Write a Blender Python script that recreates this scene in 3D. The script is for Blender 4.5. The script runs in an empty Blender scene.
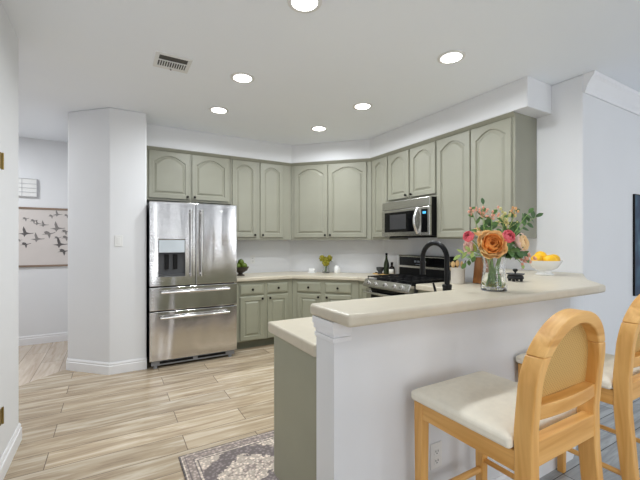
import bpy, bmesh, math, random
from mathutils import Vector, Matrix, noise

random.seed(7)
C = bpy.context.scene.collection
PI = math.pi
def rad(a): return math.radians(a)

# ------------------------------------------------------------------ camera
cam_d = bpy.data.cameras.new('camera')
cam = bpy.data.objects.new('camera', cam_d); C.objects.link(cam)
cam.location = (0, 0, 1.327)
cam.rotation_euler = (rad(90), 0, rad(-30))
cam_d.sensor_width = 36.0
cam_d.lens = 359.4 / 640 * 36.0
cam_d.shift_y = 3.0 / 640
cam_d.clip_start = 0.02
bpy.context.scene.camera = cam

# ------------------------------------------------------------------ world, light, exposure
vs = bpy.context.scene.view_settings
vs.view_transform = 'Standard'; vs.look = 'None'; vs.gamma = 1.0; vs.use_curve_mapping = False
vs.exposure = 0.16
w = bpy.data.worlds.new('daylight'); bpy.context.scene.world = w
w.use_nodes = True
w.node_tree.nodes['Background'].inputs['Color'].default_value = (0.95, 0.975, 1.0, 1)
w.node_tree.nodes['Background'].inputs['Strength'].default_value = 0.6

HZ = 2.70     # ceiling height
def area(name, loc, target, sx, sy, power, col=(1, 1, 1), parent=None, spread=180):
    l = bpy.data.lights.new(name, 'AREA'); l.shape = 'RECTANGLE'
    l.size = sx; l.size_y = sy; l.energy = power; l.color = col; l.spread = rad(spread)
    o = bpy.data.objects.new(name, l); C.objects.link(o)
    o.location = loc
    d = Vector(target) - Vector(loc)
    o.rotation_euler = d.to_track_quat('-Z', 'Y').to_euler()
    return o
# added, unseen daylight fills behind, left and right of the camera
LIGHT_SLOTS = [(-0.45, 0.28), (1.06, 1.17), (1.86, 1.96), (3.22, 3.40), (4.2, 5.4)]  # unseen openings; the slim ones are shaped to streak the refrigerator steel
for wa, wb in LIGHT_SLOTS:
    area('daylight_fill', ((wa + wb) / 2, -3.48, 1.45), ((wa + wb) / 2, 1.5, 2.6), wb - wa, 2.2, (22 if wb - wa > 0.5 else 30) * (wb - wa), (0.94, 0.97, 1.0))
area('daylight_fill', (-0.45, -2.2, 1.5), (3, -0.6, 2.6), 1.6, 2.0, 20, (0.94, 0.97, 1.0))  # fill added in front of the solid left wall, no opening there
area('daylight_fill', (6.45, -1.0, 1.45), (2, -0.8, 2.7), 3.4, 2.2, 5, (0.92, 0.96, 1.0))
DOWNLIGHT_W = 10.0
for dx_, dy_, dw_ in ((0.9, -0.9, 7.0), (2.7, -1.0, 4.0), (4.9, -1.2, 1.0)):
    area('dining_fill', (dx_, dy_, HZ - 0.03), (dx_, dy_, 0), 0.5, 0.5, dw_, (0.95, 0.97, 1.0))  # unseen fill added to lift the stool seats and bar top
area('hall_fill', (-1.7, 4.9, HZ - 0.03), (-1.7, 4.9, 0), 0.4, 0.4, 25, (0.94, 0.97, 1.0))  # unseen fill added to brighten the hall wall

# ------------------------------------------------------------------ materials
def lin(c):
    c = c / 255.0
    return c / 12.92 if c <= 0.04045 else ((c + 0.055) / 1.055) ** 2.4
def rgb(r, g, b): return (lin(r), lin(g), lin(b), 1.0)

def new_mat(name):
    m = bpy.data.materials.new(name); m.use_nodes = True
    nt = m.node_tree
    return m, nt, nt.nodes['Principled BSDF']
def N(nt, t, **kw):
    n = nt.nodes.new(t)
    for k, v in kw.items(): setattr(n, k, v)
    return n
def L(nt, a, b): nt.links.new(a, b)

def mat(name, col, rough=0.5, metal=0.0, var=0.06, scale=8.0, bump=0.0, bscale=60.0, stretch=(1, 1, 1), **extra):
    """principled surface with a faint procedural variation of its own colour"""
    m, nt, p = new_mat(name)
    p.inputs['Roughness'].default_value = rough
    p.inputs['Metallic'].default_value = metal
    for k, v in extra.items():
        p.inputs[k.replace('_', ' ')].default_value = v
    tc = N(nt, 'ShaderNodeTexCoord'); mp = N(nt, 'ShaderNodeMapping')
    mp.inputs['Scale'].default_value = stretch
    L(nt, tc.outputs['Object'], mp.inputs['Vector'])
    nz = N(nt, 'ShaderNodeTexNoise'); nz.inputs['Scale'].default_value = scale; nz.inputs['Detail'].default_value = 3
    L(nt, mp.outputs['Vector'], nz.inputs['Vector'])
    cr = N(nt, 'ShaderNodeValToRGB')
    lo = [max(0, c * (1 - var)) for c in col[:3]] + [1]; hi = [min(1, c * (1 + var)) for c in col[:3]] + [1]
    cr.color_ramp.elements[0].position = 0.3; cr.color_ramp.elements[0].color = lo
    cr.color_ramp.elements[1].position = 0.7; cr.color_ramp.elements[1].color = hi
    L(nt, nz.outputs['Fac'], cr.inputs['Fac']); L(nt, cr.outputs['Color'], p.inputs['Base Color'])
    if bump > 0:
        n2 = N(nt, 'ShaderNodeTexNoise'); n2.inputs['Scale'].default_value = bscale; n2.inputs['Detail'].default_value = 2
        L(nt, mp.outputs['Vector'], n2.inputs['Vector'])
        b = N(nt, 'ShaderNodeBump'); b.inputs['Strength'].default_value = bump; b.inputs['Distance'].default_value = 0.01
        L(nt, n2.outputs['Fac'], b.inputs['Height']); L(nt, b.outputs['Normal'], p.inputs['Normal'])
    return m

def wood(name, a, b, rough=0.42, axis='z', scale=1.0):
    m, nt, p = new_mat(name)
    p.inputs['Roughness'].default_value = rough
    tc = N(nt, 'ShaderNodeTexCoord'); mp = N(nt, 'ShaderNodeMapping')
    s = {'x': (2, 26, 26), 'y': (26, 2, 26), 'z': (26, 26, 2)}[axis]
    mp.inputs['Scale'].default_value = [v * scale for v in s]
    L(nt, tc.outputs['Object'], mp.inputs['Vector'])
    nz = N(nt, 'ShaderNodeTexNoise'); nz.inputs['Scale'].default_value = 1.0; nz.inputs['Detail'].default_value = 5
    nz.inputs['Distortion'].default_value = 0.6
    L(nt, mp.outputs['Vector'], nz.inputs['Vector'])
    cr = N(nt, 'ShaderNodeValToRGB')
    cr.color_ramp.elements[0].position = 0.32; cr.color_ramp.elements[0].color = a
    cr.color_ramp.elements[1].position = 0.68; cr.color_ramp.elements[1].color = b
    L(nt, nz.outputs['Fac'], cr.inputs['Fac']); L(nt, cr.outputs['Color'], p.inputs['Base Color'])
    return m

def plank_floor(name, c_lo, c_mid, c_hi, grout, rot=0.0, row=0.205, length=1.22, off=(0, 0, 0)):
    m, nt, p = new_mat(name)
    p.inputs['Roughness'].default_value = 0.26
    tc = N(nt, 'ShaderNodeTexCoord'); mp = N(nt, 'ShaderNodeMapping')
    mp.inputs['Rotation'].default_value = (0, 0, rot); mp.inputs['Location'].default_value = off
    L(nt, tc.outputs['Object'], mp.inputs['Vector'])
    br = N(nt, 'ShaderNodeTexBrick'); br.offset = 0.37; br.offset_frequency = 2; br.squash = 1.0
    br.inputs['Color1'].default_value = (0, 0, 0, 1); br.inputs['Color2'].default_value = (1, 1, 1, 1)
    br.inputs['Mortar'].default_value = (0.5, 0.5, 0.5, 1)
    br.inputs['Scale'].default_value = 1.0; br.inputs['Mortar Size'].default_value = 0.0028
    br.inputs['Mortar Smooth'].default_value = 0.1; br.inputs['Bias'].default_value = 0.0
    br.inputs['Brick Width'].default_value = length; br.inputs['Row Height'].default_value = row
    L(nt, mp.outputs['Vector'], br.inputs['Vector'])
    # per-plank shift of the grain
    sep = N(nt, 'ShaderNodeVectorMath', operation='SCALE'); sep.inputs['Scale'].default_value = 7.3
    L(nt, br.outputs['Color'], sep.inputs[0])
    add = N(nt, 'ShaderNodeVectorMath', operation='ADD')
    L(nt, mp.outputs['Vector'], add.inputs[0]); L(nt, sep.outputs['Vector'], add.inputs[1])
    m2 = N(nt, 'ShaderNodeMapping'); m2.inputs['Scale'].default_value = (1.1, 11.0, 1.0)
    L(nt, add.outputs['Vector'], m2.inputs['Vector'])
    nz = N(nt, 'ShaderNodeTexNoise'); nz.inputs['Scale'].default_value = 1.5; nz.inputs['Detail'].default_value = 6
    nz.inputs['Roughness'].default_value = 0.62; nz.inputs['Distortion'].default_value = 0.8
    L(nt, m2.outputs['Vector'], nz.inputs['Vector'])
    cr = N(nt, 'ShaderNodeValToRGB'); e = cr.color_ramp.elements
    e[0].position = 0.30; e[0].color = c_lo; e[1].position = 0.70; e[1].color = c_hi
    k = e.new(0.5); k.color = c_mid
    L(nt, nz.outputs['Fac'], cr.inputs['Fac'])
    bw = N(nt, 'ShaderNodeRGBToBW'); L(nt, br.outputs['Color'], bw.inputs['Color'])
    mr = N(nt, 'ShaderNodeMapRange'); mr.inputs['To Min'].default_value = 0.86; mr.inputs['To Max'].default_value = 1.10
    L(nt, bw.outputs['Val'], mr.inputs['Value'])
    mul = N(nt, 'ShaderNodeVectorMath', operation='SCALE')
    L(nt, cr.outputs['Color'], mul.inputs[0]); L(nt, mr.outputs['Result'], mul.inputs['Scale'])
    mx = N(nt, 'ShaderNodeMix', data_type='RGBA'); mx.inputs['B'].default_value = grout
    L(nt, br.outputs['Fac'], mx.inputs['Factor']); L(nt, mul.outputs['Vector'], mx.inputs['A'])
    L(nt, mx.outputs['Result'], p.inputs['Base Color'])
    return m

def emis(name, col, s):
    m, nt, p = new_mat(name)
    p.inputs['Base Color'].default_value = col
    p.inputs['Emission Color'].default_value = col; p.inputs['Emission Strength'].default_value = s
    return m

def steel(name, col, rough, wave=0.0):
    m, nt, p = new_mat(name)
    p.inputs['Base Color'].default_value = col; p.inputs['Metallic'].default_value = 1.0
    p.inputs['Roughness'].default_value = rough
    tc = N(nt, 'ShaderNodeTexCoord')
    mp = N(nt, 'ShaderNodeMapping'); mp.inputs['Scale'].default_value = (1, 1, 90)
    L(nt, tc.outputs['Object'], mp.inputs['Vector'])
    n1 = N(nt, 'ShaderNodeTexNoise'); n1.inputs['Scale'].default_value = 6
    L(nt, mp.outputs['Vector'], n1.inputs['Vector'])
    b1 = N(nt, 'ShaderNodeBump'); b1.inputs['Strength'].default_value = 0.12; b1.inputs['Distance'].default_value = 0.002
    L(nt, n1.outputs['Fac'], b1.inputs['Height'])
    if wave > 0:
        m2 = N(nt, 'ShaderNodeMapping'); m2.inputs['Scale'].default_value = (7.0, 7.0, 1.3)
        L(nt, tc.outputs['Object'], m2.inputs['Vector'])
        n2 = N(nt, 'ShaderNodeTexNoise'); n2.inputs['Scale'].default_value = 1.0; n2.inputs['Detail'].default_value = 0.5
        L(nt, m2.outputs['Vector'], n2.inputs['Vector'])
        b2 = N(nt, 'ShaderNodeBump'); b2.inputs['Strength'].default_value = 1.0; b2.inputs['Distance'].default_value = wave
        L(nt, n2.outputs['Fac'], b2.inputs['Height']); L(nt, b1.outputs['Normal'], b2.inputs['Normal'])
        L(nt, b2.outputs['Normal'], p.inputs['Normal'])
    else:
        L(nt, b1.outputs['Normal'], p.inputs['Normal'])
    return m

def glass(name, col=(1, 1, 1, 1), ior=1.45, rough=0.0):
    m, nt, p = new_mat(name)
    p.inputs['Base Color'].default_value = col; p.inputs['Transmission Weight'].default_value = 1.0
    p.inputs['Roughness'].default_value = rough; p.inputs['IOR'].default_value = ior
    return m

M = {}
M['wall'] = mat('wall_paint', rgb(230, 231, 233), 0.65, var=0.012, scale=2, bump=0.02, bscale=180)
M['ceil'] = mat('ceiling_paint', rgb(245, 249, 255), 0.8, var=0.012, scale=2)
M['trim'] = mat('trim_paint', rgb(238, 238, 240), 0.4, var=0.01)
M['green'] = mat('sage_green_paint', rgb(149, 148, 133), 0.42, var=0.03, scale=5)
M['green_low'] = mat('sage_green_paint_lower', rgb(154, 154, 135), 0.42, var=0.03, scale=5)
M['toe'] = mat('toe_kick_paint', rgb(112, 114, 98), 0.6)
M['black'] = mat('black_metal', rgb(22, 22, 24), 0.35, 0.6)
M['bronze'] = mat('dark_bronze', rgb(36, 31, 28), 0.35, 0.7)
M['blackplastic'] = mat('black_plastic', rgb(16, 16, 17), 0.45, Specular_IOR_Level=0.2)
M['blackglass'] = mat('black_glass', rgb(12, 12, 14), 0.08, var=0.0, Specular_IOR_Level=0.3)
M['iron'] = mat('cast_iron', rgb(24, 24, 25), 0.6, 0.2, bump=0.1)
M['counter'] = mat('cream_countertop', rgb(203, 194, 175), 0.32, var=0.03, scale=22)
M['steel'] = steel('stainless_steel', (0.60, 0.59, 0.57, 1), 0.24)
M['steelwave'] = steel('stainless_door_skin', (0.62, 0.61, 0.605, 1), 0.10, 0.016)
M['chrome'] = steel('polished_handle', (0.74, 0.73, 0.72, 1), 0.16)
M['darkgrey'] = mat('dark_grey_plastic', rgb(74, 75, 78), 0.45)
M['grey'] = mat('grey_plastic', rgb(140, 142, 146), 0.4)
M['white'] = mat('white_ceramic', rgb(238, 238, 236), 0.25, var=0.01)
M['plastic'] = mat('white_plastic', rgb(232, 232, 230), 0.4, var=0.01)
M['brass'] = mat('aged_brass', rgb(150, 128, 72), 0.4, 0.8, var=0.15, scale=40)
M['stool'] = wood('honey_wood', rgb(212, 152, 74), rgb(242, 192, 118), axis='z')
M['stool_x'] = wood('honey_wood_crossgrain', rgb(212, 152, 74), rgb(242, 192, 118), axis='x')
M['stool_y'] = wood('honey_wood_sidegrain', rgb(212, 152, 74), rgb(242, 192, 118), axis='y')
M['linen'] = mat('cream_linen', rgb(244, 238, 222), 0.85, var=0.03, scale=40, bump=0.12, bscale=500)
M['glass'] = glass('clear_glass')
M['water'] = glass('water', (0.97, 1, 0.98, 1), 1.12)
M['lens'] = emis('lit_lens', (1, 0.98, 0.95, 1), 9.0)
M['board'] = wood('dark_walnut', rgb(110, 66, 30), rgb(160, 104, 52), axis='z')
M['boardlight'] = wood('light_maple', rgb(198, 150, 80), rgb(222, 182, 112), axis='y')
M['spoon'] = wood('spoon_wood', rgb(190, 150, 96), rgb(220, 186, 130), axis='z')
M['crock'] = mat('stoneware', rgb(205, 198, 188), 0.6, var=0.04, scale=30)
M['lemon'] = mat('lemon_skin', rgb(246, 190, 24), 0.4, var=0.08, scale=20, bump=0.15, bscale=160)
M['leaf'] = mat('leaf_green', rgb(88, 124, 64), 0.5, var=0.25, scale=25)
M['leafpale'] = mat('leaf_pale_green', rgb(160, 182, 104), 0.5, var=0.2, scale=25)
M['leafdark'] = mat('leaf_dark_green', rgb(72, 104, 60), 0.5, var=0.25, scale=25)
M['stem'] = mat('stem_green', rgb(132, 166, 92), 0.5, var=0.2, scale=20)
M['rose_in'] = mat('rose_orange_heart', rgb(255, 168, 84), 0.6, var=0.08, scale=20)
M['rose_out'] = mat('rose_peach_outer', rgb(255, 206, 142), 0.6, var=0.10, scale=14)
M['pink'] = mat('peony_pink', rgb(246, 116, 128), 0.5, var=0.14, scale=26)
M['palepink'] = mat('pale_pink_petal', rgb(252, 218, 206), 0.55, var=0.08, scale=20)
M['peach'] = mat('pale_peach_petal', rgb(255, 218, 168), 0.55, var=0.08, scale=20)
M['bud'] = mat('bud_pink', rgb(226, 164, 140), 0.55, var=0.15, scale=40)
M['budgreen'] = mat('bud_yellow_green', rgb(200, 194, 130), 0.55, var=0.2, scale=40)
M['budorange'] = mat('bud_orange', rgb(236, 180, 120), 0.55, var=0.15, scale=40)
M['hydrangea'] = mat('yellow_green_bloom', rgb(158, 150, 42), 0.6, var=0.35, scale=60)
M['artichoke'] = mat('green_fruit_skin', rgb(92, 112, 30), 0.5, var=0.3, scale=30)
M['darkbowl'] = mat('dark_wood_bowl', rgb(62, 54, 46), 0.5, var=0.2, scale=20)
M['stone'] = mat('dark_stone', rgb(58, 60, 60), 0.6, var=0.2, scale=40)
M['oil'] = mat('dark_green_bottle', rgb(40, 48, 26), 0.12, var=0.2)
M['amber'] = mat('dark_amber_bottle', rgb(30, 22, 20), 0.12, var=0.2)
M['label'] = mat('paper_label', rgb(226, 222, 212), 0.7)
M['canvas'] = mat('blush_canvas', rgb(214, 207, 203), 0.8, var=0.02, scale=6)
M['bird'] = mat('grey_ink', rgb(134, 130, 128), 0.8, var=0.1)
M['bird_dark'] = mat('dark_grey_ink', rgb(98, 94, 94), 0.8, var=0.1)
M['rod'] = wood('scroll_rod_wood', rgb(110, 92, 78), rgb(150, 128, 110), axis='x')
M['ventdark'] = mat('vent_shadow_grey', rgb(84, 82, 78), 0.7)
M['blue'] = emis('clock_digits', rgb(70, 170, 230), 1.2)
M['digit'] = emis('pale_digits', rgb(110, 116, 124), 0.05)
M['floor'] = plank_floor('oak_look_plank', rgb(140, 119, 96), rgb(182, 164, 138), rgb(214, 201, 181), rgb(114, 99, 84), 0, off=(0.35, 0.04, 0))
M['floor_hall'] = plank_floor('hall_plank', rgb(176, 156, 136), rgb(198, 182, 164), rgb(214, 202, 188), rgb(140, 126, 112), rad(90), off=(0.1, 0.07, 0))
M['floor_dining'] = plank_floor('plank_cool_light_tint', rgb(136, 138, 138), rgb(166, 169, 170), rgb(196, 199, 201), rgb(92, 92, 92), 0, row=0.2, off=(0.2, 0.11, 0))  # planks greyed: the cool daylight cast is put into their colour

def cane_mat():
    m, nt, p = new_mat('woven_cane'); p.inputs['Roughness'].default_value = 0.6
    tc = N(nt, 'ShaderNodeTexCoord')
    mp = N(nt, 'ShaderNodeMapping'); mp.inputs['Rotation'].default_value = (0, rad(45), 0)
    L(nt, tc.outputs['Object'], mp.inputs['Vector'])
    outs = []
    for d in ('X', 'Z'):
        wv = N(nt, 'ShaderNodeTexWave', wave_type='BANDS', bands_direction=d, wave_profile='SIN')
        wv.inputs['Scale'].default_value = 34; L(nt, mp.outputs['Vector'], wv.inputs['Vector']); outs.append(wv)
    mx = N(nt, 'ShaderNodeMath', operation='MULTIPLY')
    L(nt, outs[0].outputs['Fac'], mx.inputs[0]); L(nt, outs[1].outputs['Fac'], mx.inputs[1])
    cr = N(nt, 'ShaderNodeValToRGB')
    cr.color_ramp.elements[0].color = rgb(206, 166, 98); cr.color_ramp.elements[1].color = rgb(178, 134, 70)
    cr.color_ramp.elements[0].position = 0.35; cr.color_ramp.elements[1].position = 0.9
    L(nt, mx.outputs['Value'], cr.inputs['Fac']); L(nt, cr.outputs['Color'], p.inputs['Base Color'])
    b = N(nt, 'ShaderNodeBump'); b.inputs['Strength'].default_value = 0.4; b.inputs['Distance'].default_value = 0.002
    b.invert = True
    L(nt, mx.outputs['Value'], b.inputs['Height']); L(nt, b.outputs['Normal'], p.inputs['Normal'])
    return m
M['cane'] = cane_mat()

def rug_mat(hx, hy):
    """faded runner: banded border, a row of stepped lozenges with medallions"""
    m, nt, p = new_mat('faded_medallion_pile'); p.inputs['Roughness'].default_value = 0.95
    tc = N(nt, 'ShaderNodeTexCoord'); sx = N(nt, 'ShaderNodeSeparateXYZ')
    L(nt, tc.outputs['Object'], sx.inputs['Vector'])
    def ma(op, a, b=None, c=None):
        n = N(nt, 'ShaderNodeMath', operation=op)
        for i, v in enumerate((a, b, c)):
            if v is None: continue
            if isinstance(v, (int, float)): n.inputs[i].default_value = v
            else: L(nt, v, n.inputs[i])
        return n.outputs['Value']
    ax = ma('ABSOLUTE', sx.outputs['X']); ay = ma('ABSOLUTE', sx.outputs['Y'])
    ex = ma('SUBTRACT', hx, ax); ey = ma('SUBTRACT', hy, ay)
    edge = ma('MINIMUM', ex, ey)                      # distance from the rug's edge
    per = 0.70
    u = ma('ABSOLUTE', ma('SUBTRACT', ma('MODULO', ma('ADD', sx.outputs['X'], 0.95 + per * 4), per), per / 2))
    vv = ay
    loz = ma('ADD', ma('MULTIPLY', u, 1 / 0.34), ma('MULTIPLY', vv, 1 / 0.26))
    nz = N(nt, 'ShaderNodeTexNoise'); nz.inputs['Scale'].default_value = 34; nz.inputs['Detail'].default_value = 3
    L(nt, tc.outputs['Object'], nz.inputs['Vector'])
    vo = N(nt, 'ShaderNodeTexVoronoi'); vo.inputs['Scale'].default_value = 48
    L(nt, tc.outputs['Object'], vo.inputs['Vector'])
    wob = ma('ADD', loz, ma('MULTIPLY', ma('SUBTRACT', nz.outputs['Fac'], 0.5), 0.55))
    cr = N(nt, 'ShaderNodeValToRGB'); cr.color_ramp.interpolation = 'CONSTANT'
    e = cr.color_ramp.elements
    cream = rgb(206, 192, 178); dark = rgb(128, 118, 116); mid = rgb(164, 150, 142)
    e[0].position = 0; e[0].color = mid
    e[1].position = 0.10; e[1].color = cream
    for pos, c in ((0.2, mid), (0.24, cream), (0.40, dark), (0.66, dark), (0.74, mid), (0.78, cream)):
        k = e.new(pos); k.color = c
    L(nt, ma('MULTIPLY', wob, 0.66), cr.inputs['Fac'])
    cb = N(nt, 'ShaderNodeValToRGB'); cb.color_ramp.interpolation = 'CONSTANT'
    e = cb.color_ramp.elements
    e[0].position = 0; e[0].color = rgb(104, 96, 94); e[1].position = 0.10; e[1].color = cream
    for pos, c in ((0.17, mid), (0.30, dark), (0.36, mid), (0.72, dark), (0.80, cream), (0.92, dark)):
        k = e.new(pos); k.color = c
    L(nt, ma('MULTIPLY', edge, 1 / 0.10), cb.inputs['Fac'])
    inb = ma('LESS_THAN', edge, 0.10)
    mx = N(nt, 'ShaderNodeMix', data_type='RGBA')
    L(nt, inb, mx.inputs['Factor']); L(nt, cr.outputs['Color'], mx.inputs['A']); L(nt, cb.outputs['Color'], mx.inputs['B'])
    # small floral speckle
    sp = N(nt, 'ShaderNodeMapRange'); sp.inputs['From Min'].default_value = 0.15; sp.inputs['From Max'].default_value = 0.55
    sp.inputs['To Min'].default_value = 1.38; sp.inputs['To Max'].default_value = 0.70
    L(nt, vo.outputs['Distance'], sp.inputs['Value'])
    sc = N(nt, 'ShaderNodeVectorMath', operation='SCALE')
    L(nt, mx.outputs['Result'], sc.inputs[0]); L(nt, sp.outputs['Result'], sc.inputs['Scale'])
    L(nt, sc.outputs['Vector'], p.inputs['Base Color'])
    return m

def painting_mat():
    m, nt, p = new_mat('blue_abstract_paint'); p.inputs['Roughness'].default_value = 0.6
    tc = N(nt, 'ShaderNodeTexCoord')
    nz = N(nt, 'ShaderNodeTexNoise'); nz.inputs['Scale'].default_value = 5; nz.inputs['Detail'].default_value = 6
    L(nt, tc.outputs['Object'], nz.inputs['Vector'])
    cr = N(nt, 'ShaderNodeValToRGB'); e = cr.color_ramp.elements
    e[0].position = 0.3; e[0].color = rgb(20, 30, 52); e[1].position = 0.78; e[1].color = rgb(150, 160, 150)
    k = e.new(0.5); k.color = rgb(36, 64, 92)
    k = e.new(0.62); k.color = rgb(60, 100, 118)
    L(nt, nz.outputs['Fac'], cr.inputs['Fac']); L(nt, cr.outputs['Color'], p.inputs['Base Color'])
    return m
M['painting'] = painting_mat()

# ------------------------------------------------------------------ mesh helpers
def nb(): return bmesh.new()
def box(bm, x0, y0, z0, x1, y1, z1, mx=None):
    vs_ = [bm.verts.new((x, y, z)) for z in (z0, z1) for y in (y0, y1) for x in (x0, x1)]
    for f in ((0, 2, 3, 1), (4, 5, 7, 6), (0, 1, 5, 4), (2, 6, 7, 3), (0, 4, 6, 2), (1, 3, 7, 5)):
        bm.faces.new([vs_[i] for i in f])
    if mx is not None:
        for v in vs_: v.co = mx @ v.co
    return vs_
def prism(bm, poly, z0, z1):
    a = [bm.verts.new((x, y, z0)) for x, y in poly]; b = [bm.verts.new((x, y, z1)) for x, y in poly]
    n = len(poly)
    bm.faces.new(a[::-1]); bm.faces.new(b)
    for i in range(n): bm.faces.new((a[i], a[(i + 1) % n], b[(i + 1) % n], b[i]))
def prism_axis(bm, poly, a0, a1, axis):
    """poly given in the two other axes (in xyz order), extruded along axis"""
    def P(p, a):
        return {'x': (a, p[0], p[1]), 'y': (p[0], a, p[1]), 'z': (p[0], p[1], a)}[axis]
    A = [bm.verts.new(P(p, a0)) for p in poly]; B = [bm.verts.new(P(p, a1)) for p in poly]
    n = len(poly)
    bm.faces.new(A[::-1]); bm.faces.new(B)
    for i in range(n): bm.faces.new((A[i], A[(i + 1) % n], B[(i + 1) % n], B[i]))
def lathe(bm, prof, n=28, c=(0, 0, 0), sx=1, sy=1):
    rings = []
    for r, z in prof:
        if r < 1e-6: rings.append([bm.verts.new((c[0], c[1], c[2] + z))])
        else: rings.append([bm.verts.new((c[0] + sx * r * math.cos(2 * PI * i / n), c[1] + sy * r * math.sin(2 * PI * i / n), c[2] + z)) for i in range(n)])
    for a, b in zip(rings, rings[1:]):
        for i in range(n):
            j = (i + 1) % n
            if len(a) == 1 and len(b) == 1: continue
            if len(a) == 1: bm.faces.new((a[0], b[j], b[i]))
            elif len(b) == 1: bm.faces.new((a[i], a[j], b[0]))
            else: bm.faces.new((a[i], a[j], b[j], b[i]))
    if len(rings[0]) > 1: bm.faces.new(rings[0][::-1])
    if len(rings[-1]) > 1: bm.faces.new(rings[-1])
def cyl(bm, p0, p1, r, n=16, r1=None):
    tube(bm, [p0, p1], [r, r if r1 is None else r1], n)
def tube(bm, pts, r, n=10):
    pts = [Vector(p) for p in pts]
    rs = r if isinstance(r, (list, tuple)) else [r] * len(pts)
    t0 = (pts[1] - pts[0]).normalized()
    up = Vector((0, 0, 1)) if abs(t0.z) < 0.9 else Vector((1, 0, 0))
    nrm = (up - t0 * up.dot(t0)).normalized()
    rings = []
    for i, p in enumerate(pts):
        t = (pts[min(i + 1, len(pts) - 1)] - pts[max(i - 1, 0)]).normalized()
        nrm = (nrm - t * nrm.dot(t)).normalized(); bn = t.cross(nrm)
        rings.append([bm.verts.new(p + nrm * (rs[i] * math.cos(2 * PI * k / n)) + bn * (rs[i] * math.sin(2 * PI * k / n))) for k in range(n)])
    for a, b in zip(rings, rings[1:]):
        for k in range(n): bm.faces.new((a[k], a[(k + 1) % n], b[(k + 1) % n], b[k]))
    bm.faces.new(rings[0][::-1]); bm.faces.new(rings[-1])
def sphere(bm, c, r, sz=1.0, u=14, v=9):
    bmesh.ops.create_uvsphere(bm, u_segments=u, v_segments=v, radius=1.0,
                              matrix=Matrix.Translation(c) @ Matrix.Diagonal((r, r, r * sz, 1)))
def bez(p0, p1, p2, n=8):
    p0, p1, p2 = Vector(p0), Vector(p1), Vector(p2)
    return [p0 * (1 - t) ** 2 + p1 * 2 * t * (1 - t) + p2 * t * t for t in [i / n for i in range(n + 1)]]

def obj(name, bm, m, parent=None, loc=(0, 0, 0), rot=(0, 0, 0), smooth=True, bevel=0.0, seg=2, angle=35, recalc=True, solid=0.0):
    if recalc: bmesh.ops.recalc_face_normals(bm, faces=bm.faces[:])
    me = bpy.data.meshes.new(name); bm.to_mesh(me); bm.free()
    o = bpy.data.objects.new(name, me); C.objects.link(o)
    for x in (m if isinstance(m, (list, tuple)) else [m]): me.materials.append(x)
    if smooth:
        me.polygons.foreach_set('use_smooth', [True] * len(me.polygons)); me.set_sharp_from_angle(angle=rad(angle))
    o.location = loc; o.rotation_euler = rot
    if parent is not None: o.parent = parent
    if solid > 0:
        md = o.modifiers.new('solid', 'SOLIDIFY'); md.thickness = solid; md.offset = 0
    if bevel > 0:
        md = o.modifiers.new('bevel', 'BEVEL'); md.width = bevel; md.segments = seg; md.limit_method = 'ANGLE'; md.angle_limit = rad(40)
        md.harden_normals = False
    return o
def thing(name, label, cat, loc=(0, 0, 0), rotz=0.0, group=None):
    o = bpy.data.objects.new(name, None); C.objects.link(o); o.empty_display_size = 0.1
    o.location = loc; o.rotation_euler = (0, 0, rotz)
    return tag(o, label, cat, group)
def tag(o, label, cat, group=None):
    o['label'] = label; o['category'] = cat
    if group: o['group'] = group
    return o
def struct(name, bm, m, **kw):
    o = obj(name, bm, m, **kw); o['kind'] = 'structure'; return o
def copy_tree(root, loc, rotz, label):
    r = root.copy(); C.objects.link(r); r.location = loc; r.rotation_euler = (0, 0, rotz); r['label'] = label
    def rec(src, dst):
        for ch in list(src.children):
            c = ch.copy(); C.objects.link(c); c.parent = dst; rec(ch, c)
    rec(root, r)
    return r

# ================================================================== THE SETTING
# kitchen corner: wall A along y=4.94, 45 degree wall, wall C along x=3.31
bm = nb(); prism(bm, [(-0.66, 3.40), (-0.66, -3.5), (0.72, -3.5), (0.72, 1.15), (2.45, 1.15), (3.31, 1.46), (3.40, 1.50), (3.40, 5.0), (-0.40, 5.0), (-0.407, 4.623), (-1.56, 3.47)][:0] or
              [(-0.60, 3.10), (-0.60, -3.5), (0.72, -3.5), (0.72, 1.20), (3.40, 1.50), (3.40, 5.0), (-0.407, 5.0), (-0.407, 4.623), (-1.93, 3.10)], -0.06, 0.0)
struct('floor', bm, M['floor'], smooth=False)
bm = nb(); prism(bm, [(-1.93, 3.10), (-0.407, 4.623), (-0.407, 5.96), (-3.0, 5.96), (-3.0, 3.10)], -0.06, 0.0)
struct('floor_hall', bm, M['floor_hall'], smooth=False)
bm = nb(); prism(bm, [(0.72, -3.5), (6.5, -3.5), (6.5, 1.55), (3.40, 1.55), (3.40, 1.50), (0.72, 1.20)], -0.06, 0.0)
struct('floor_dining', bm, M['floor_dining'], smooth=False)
bm = nb(); box(bm, -3.1, -3.6, HZ, 6.6, 6.1, HZ + 0.08)
struct('ceiling', bm, M['ceil'], smooth=False)

bm = nb(); prism(bm, [(0.30, 4.94), (2.327, 4.94), (3.31, 3.94), (3.31, 1.46), (6.5, 1.46), (6.5, 1.58), (3.43, 1.58), (3.43, 4.0), (2.38, 5.06), (0.30, 5.06)], 0, HZ)
struct('wall_kitchen', bm, M['wall'], smooth=False, bevel=0.012, seg=3)
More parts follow.
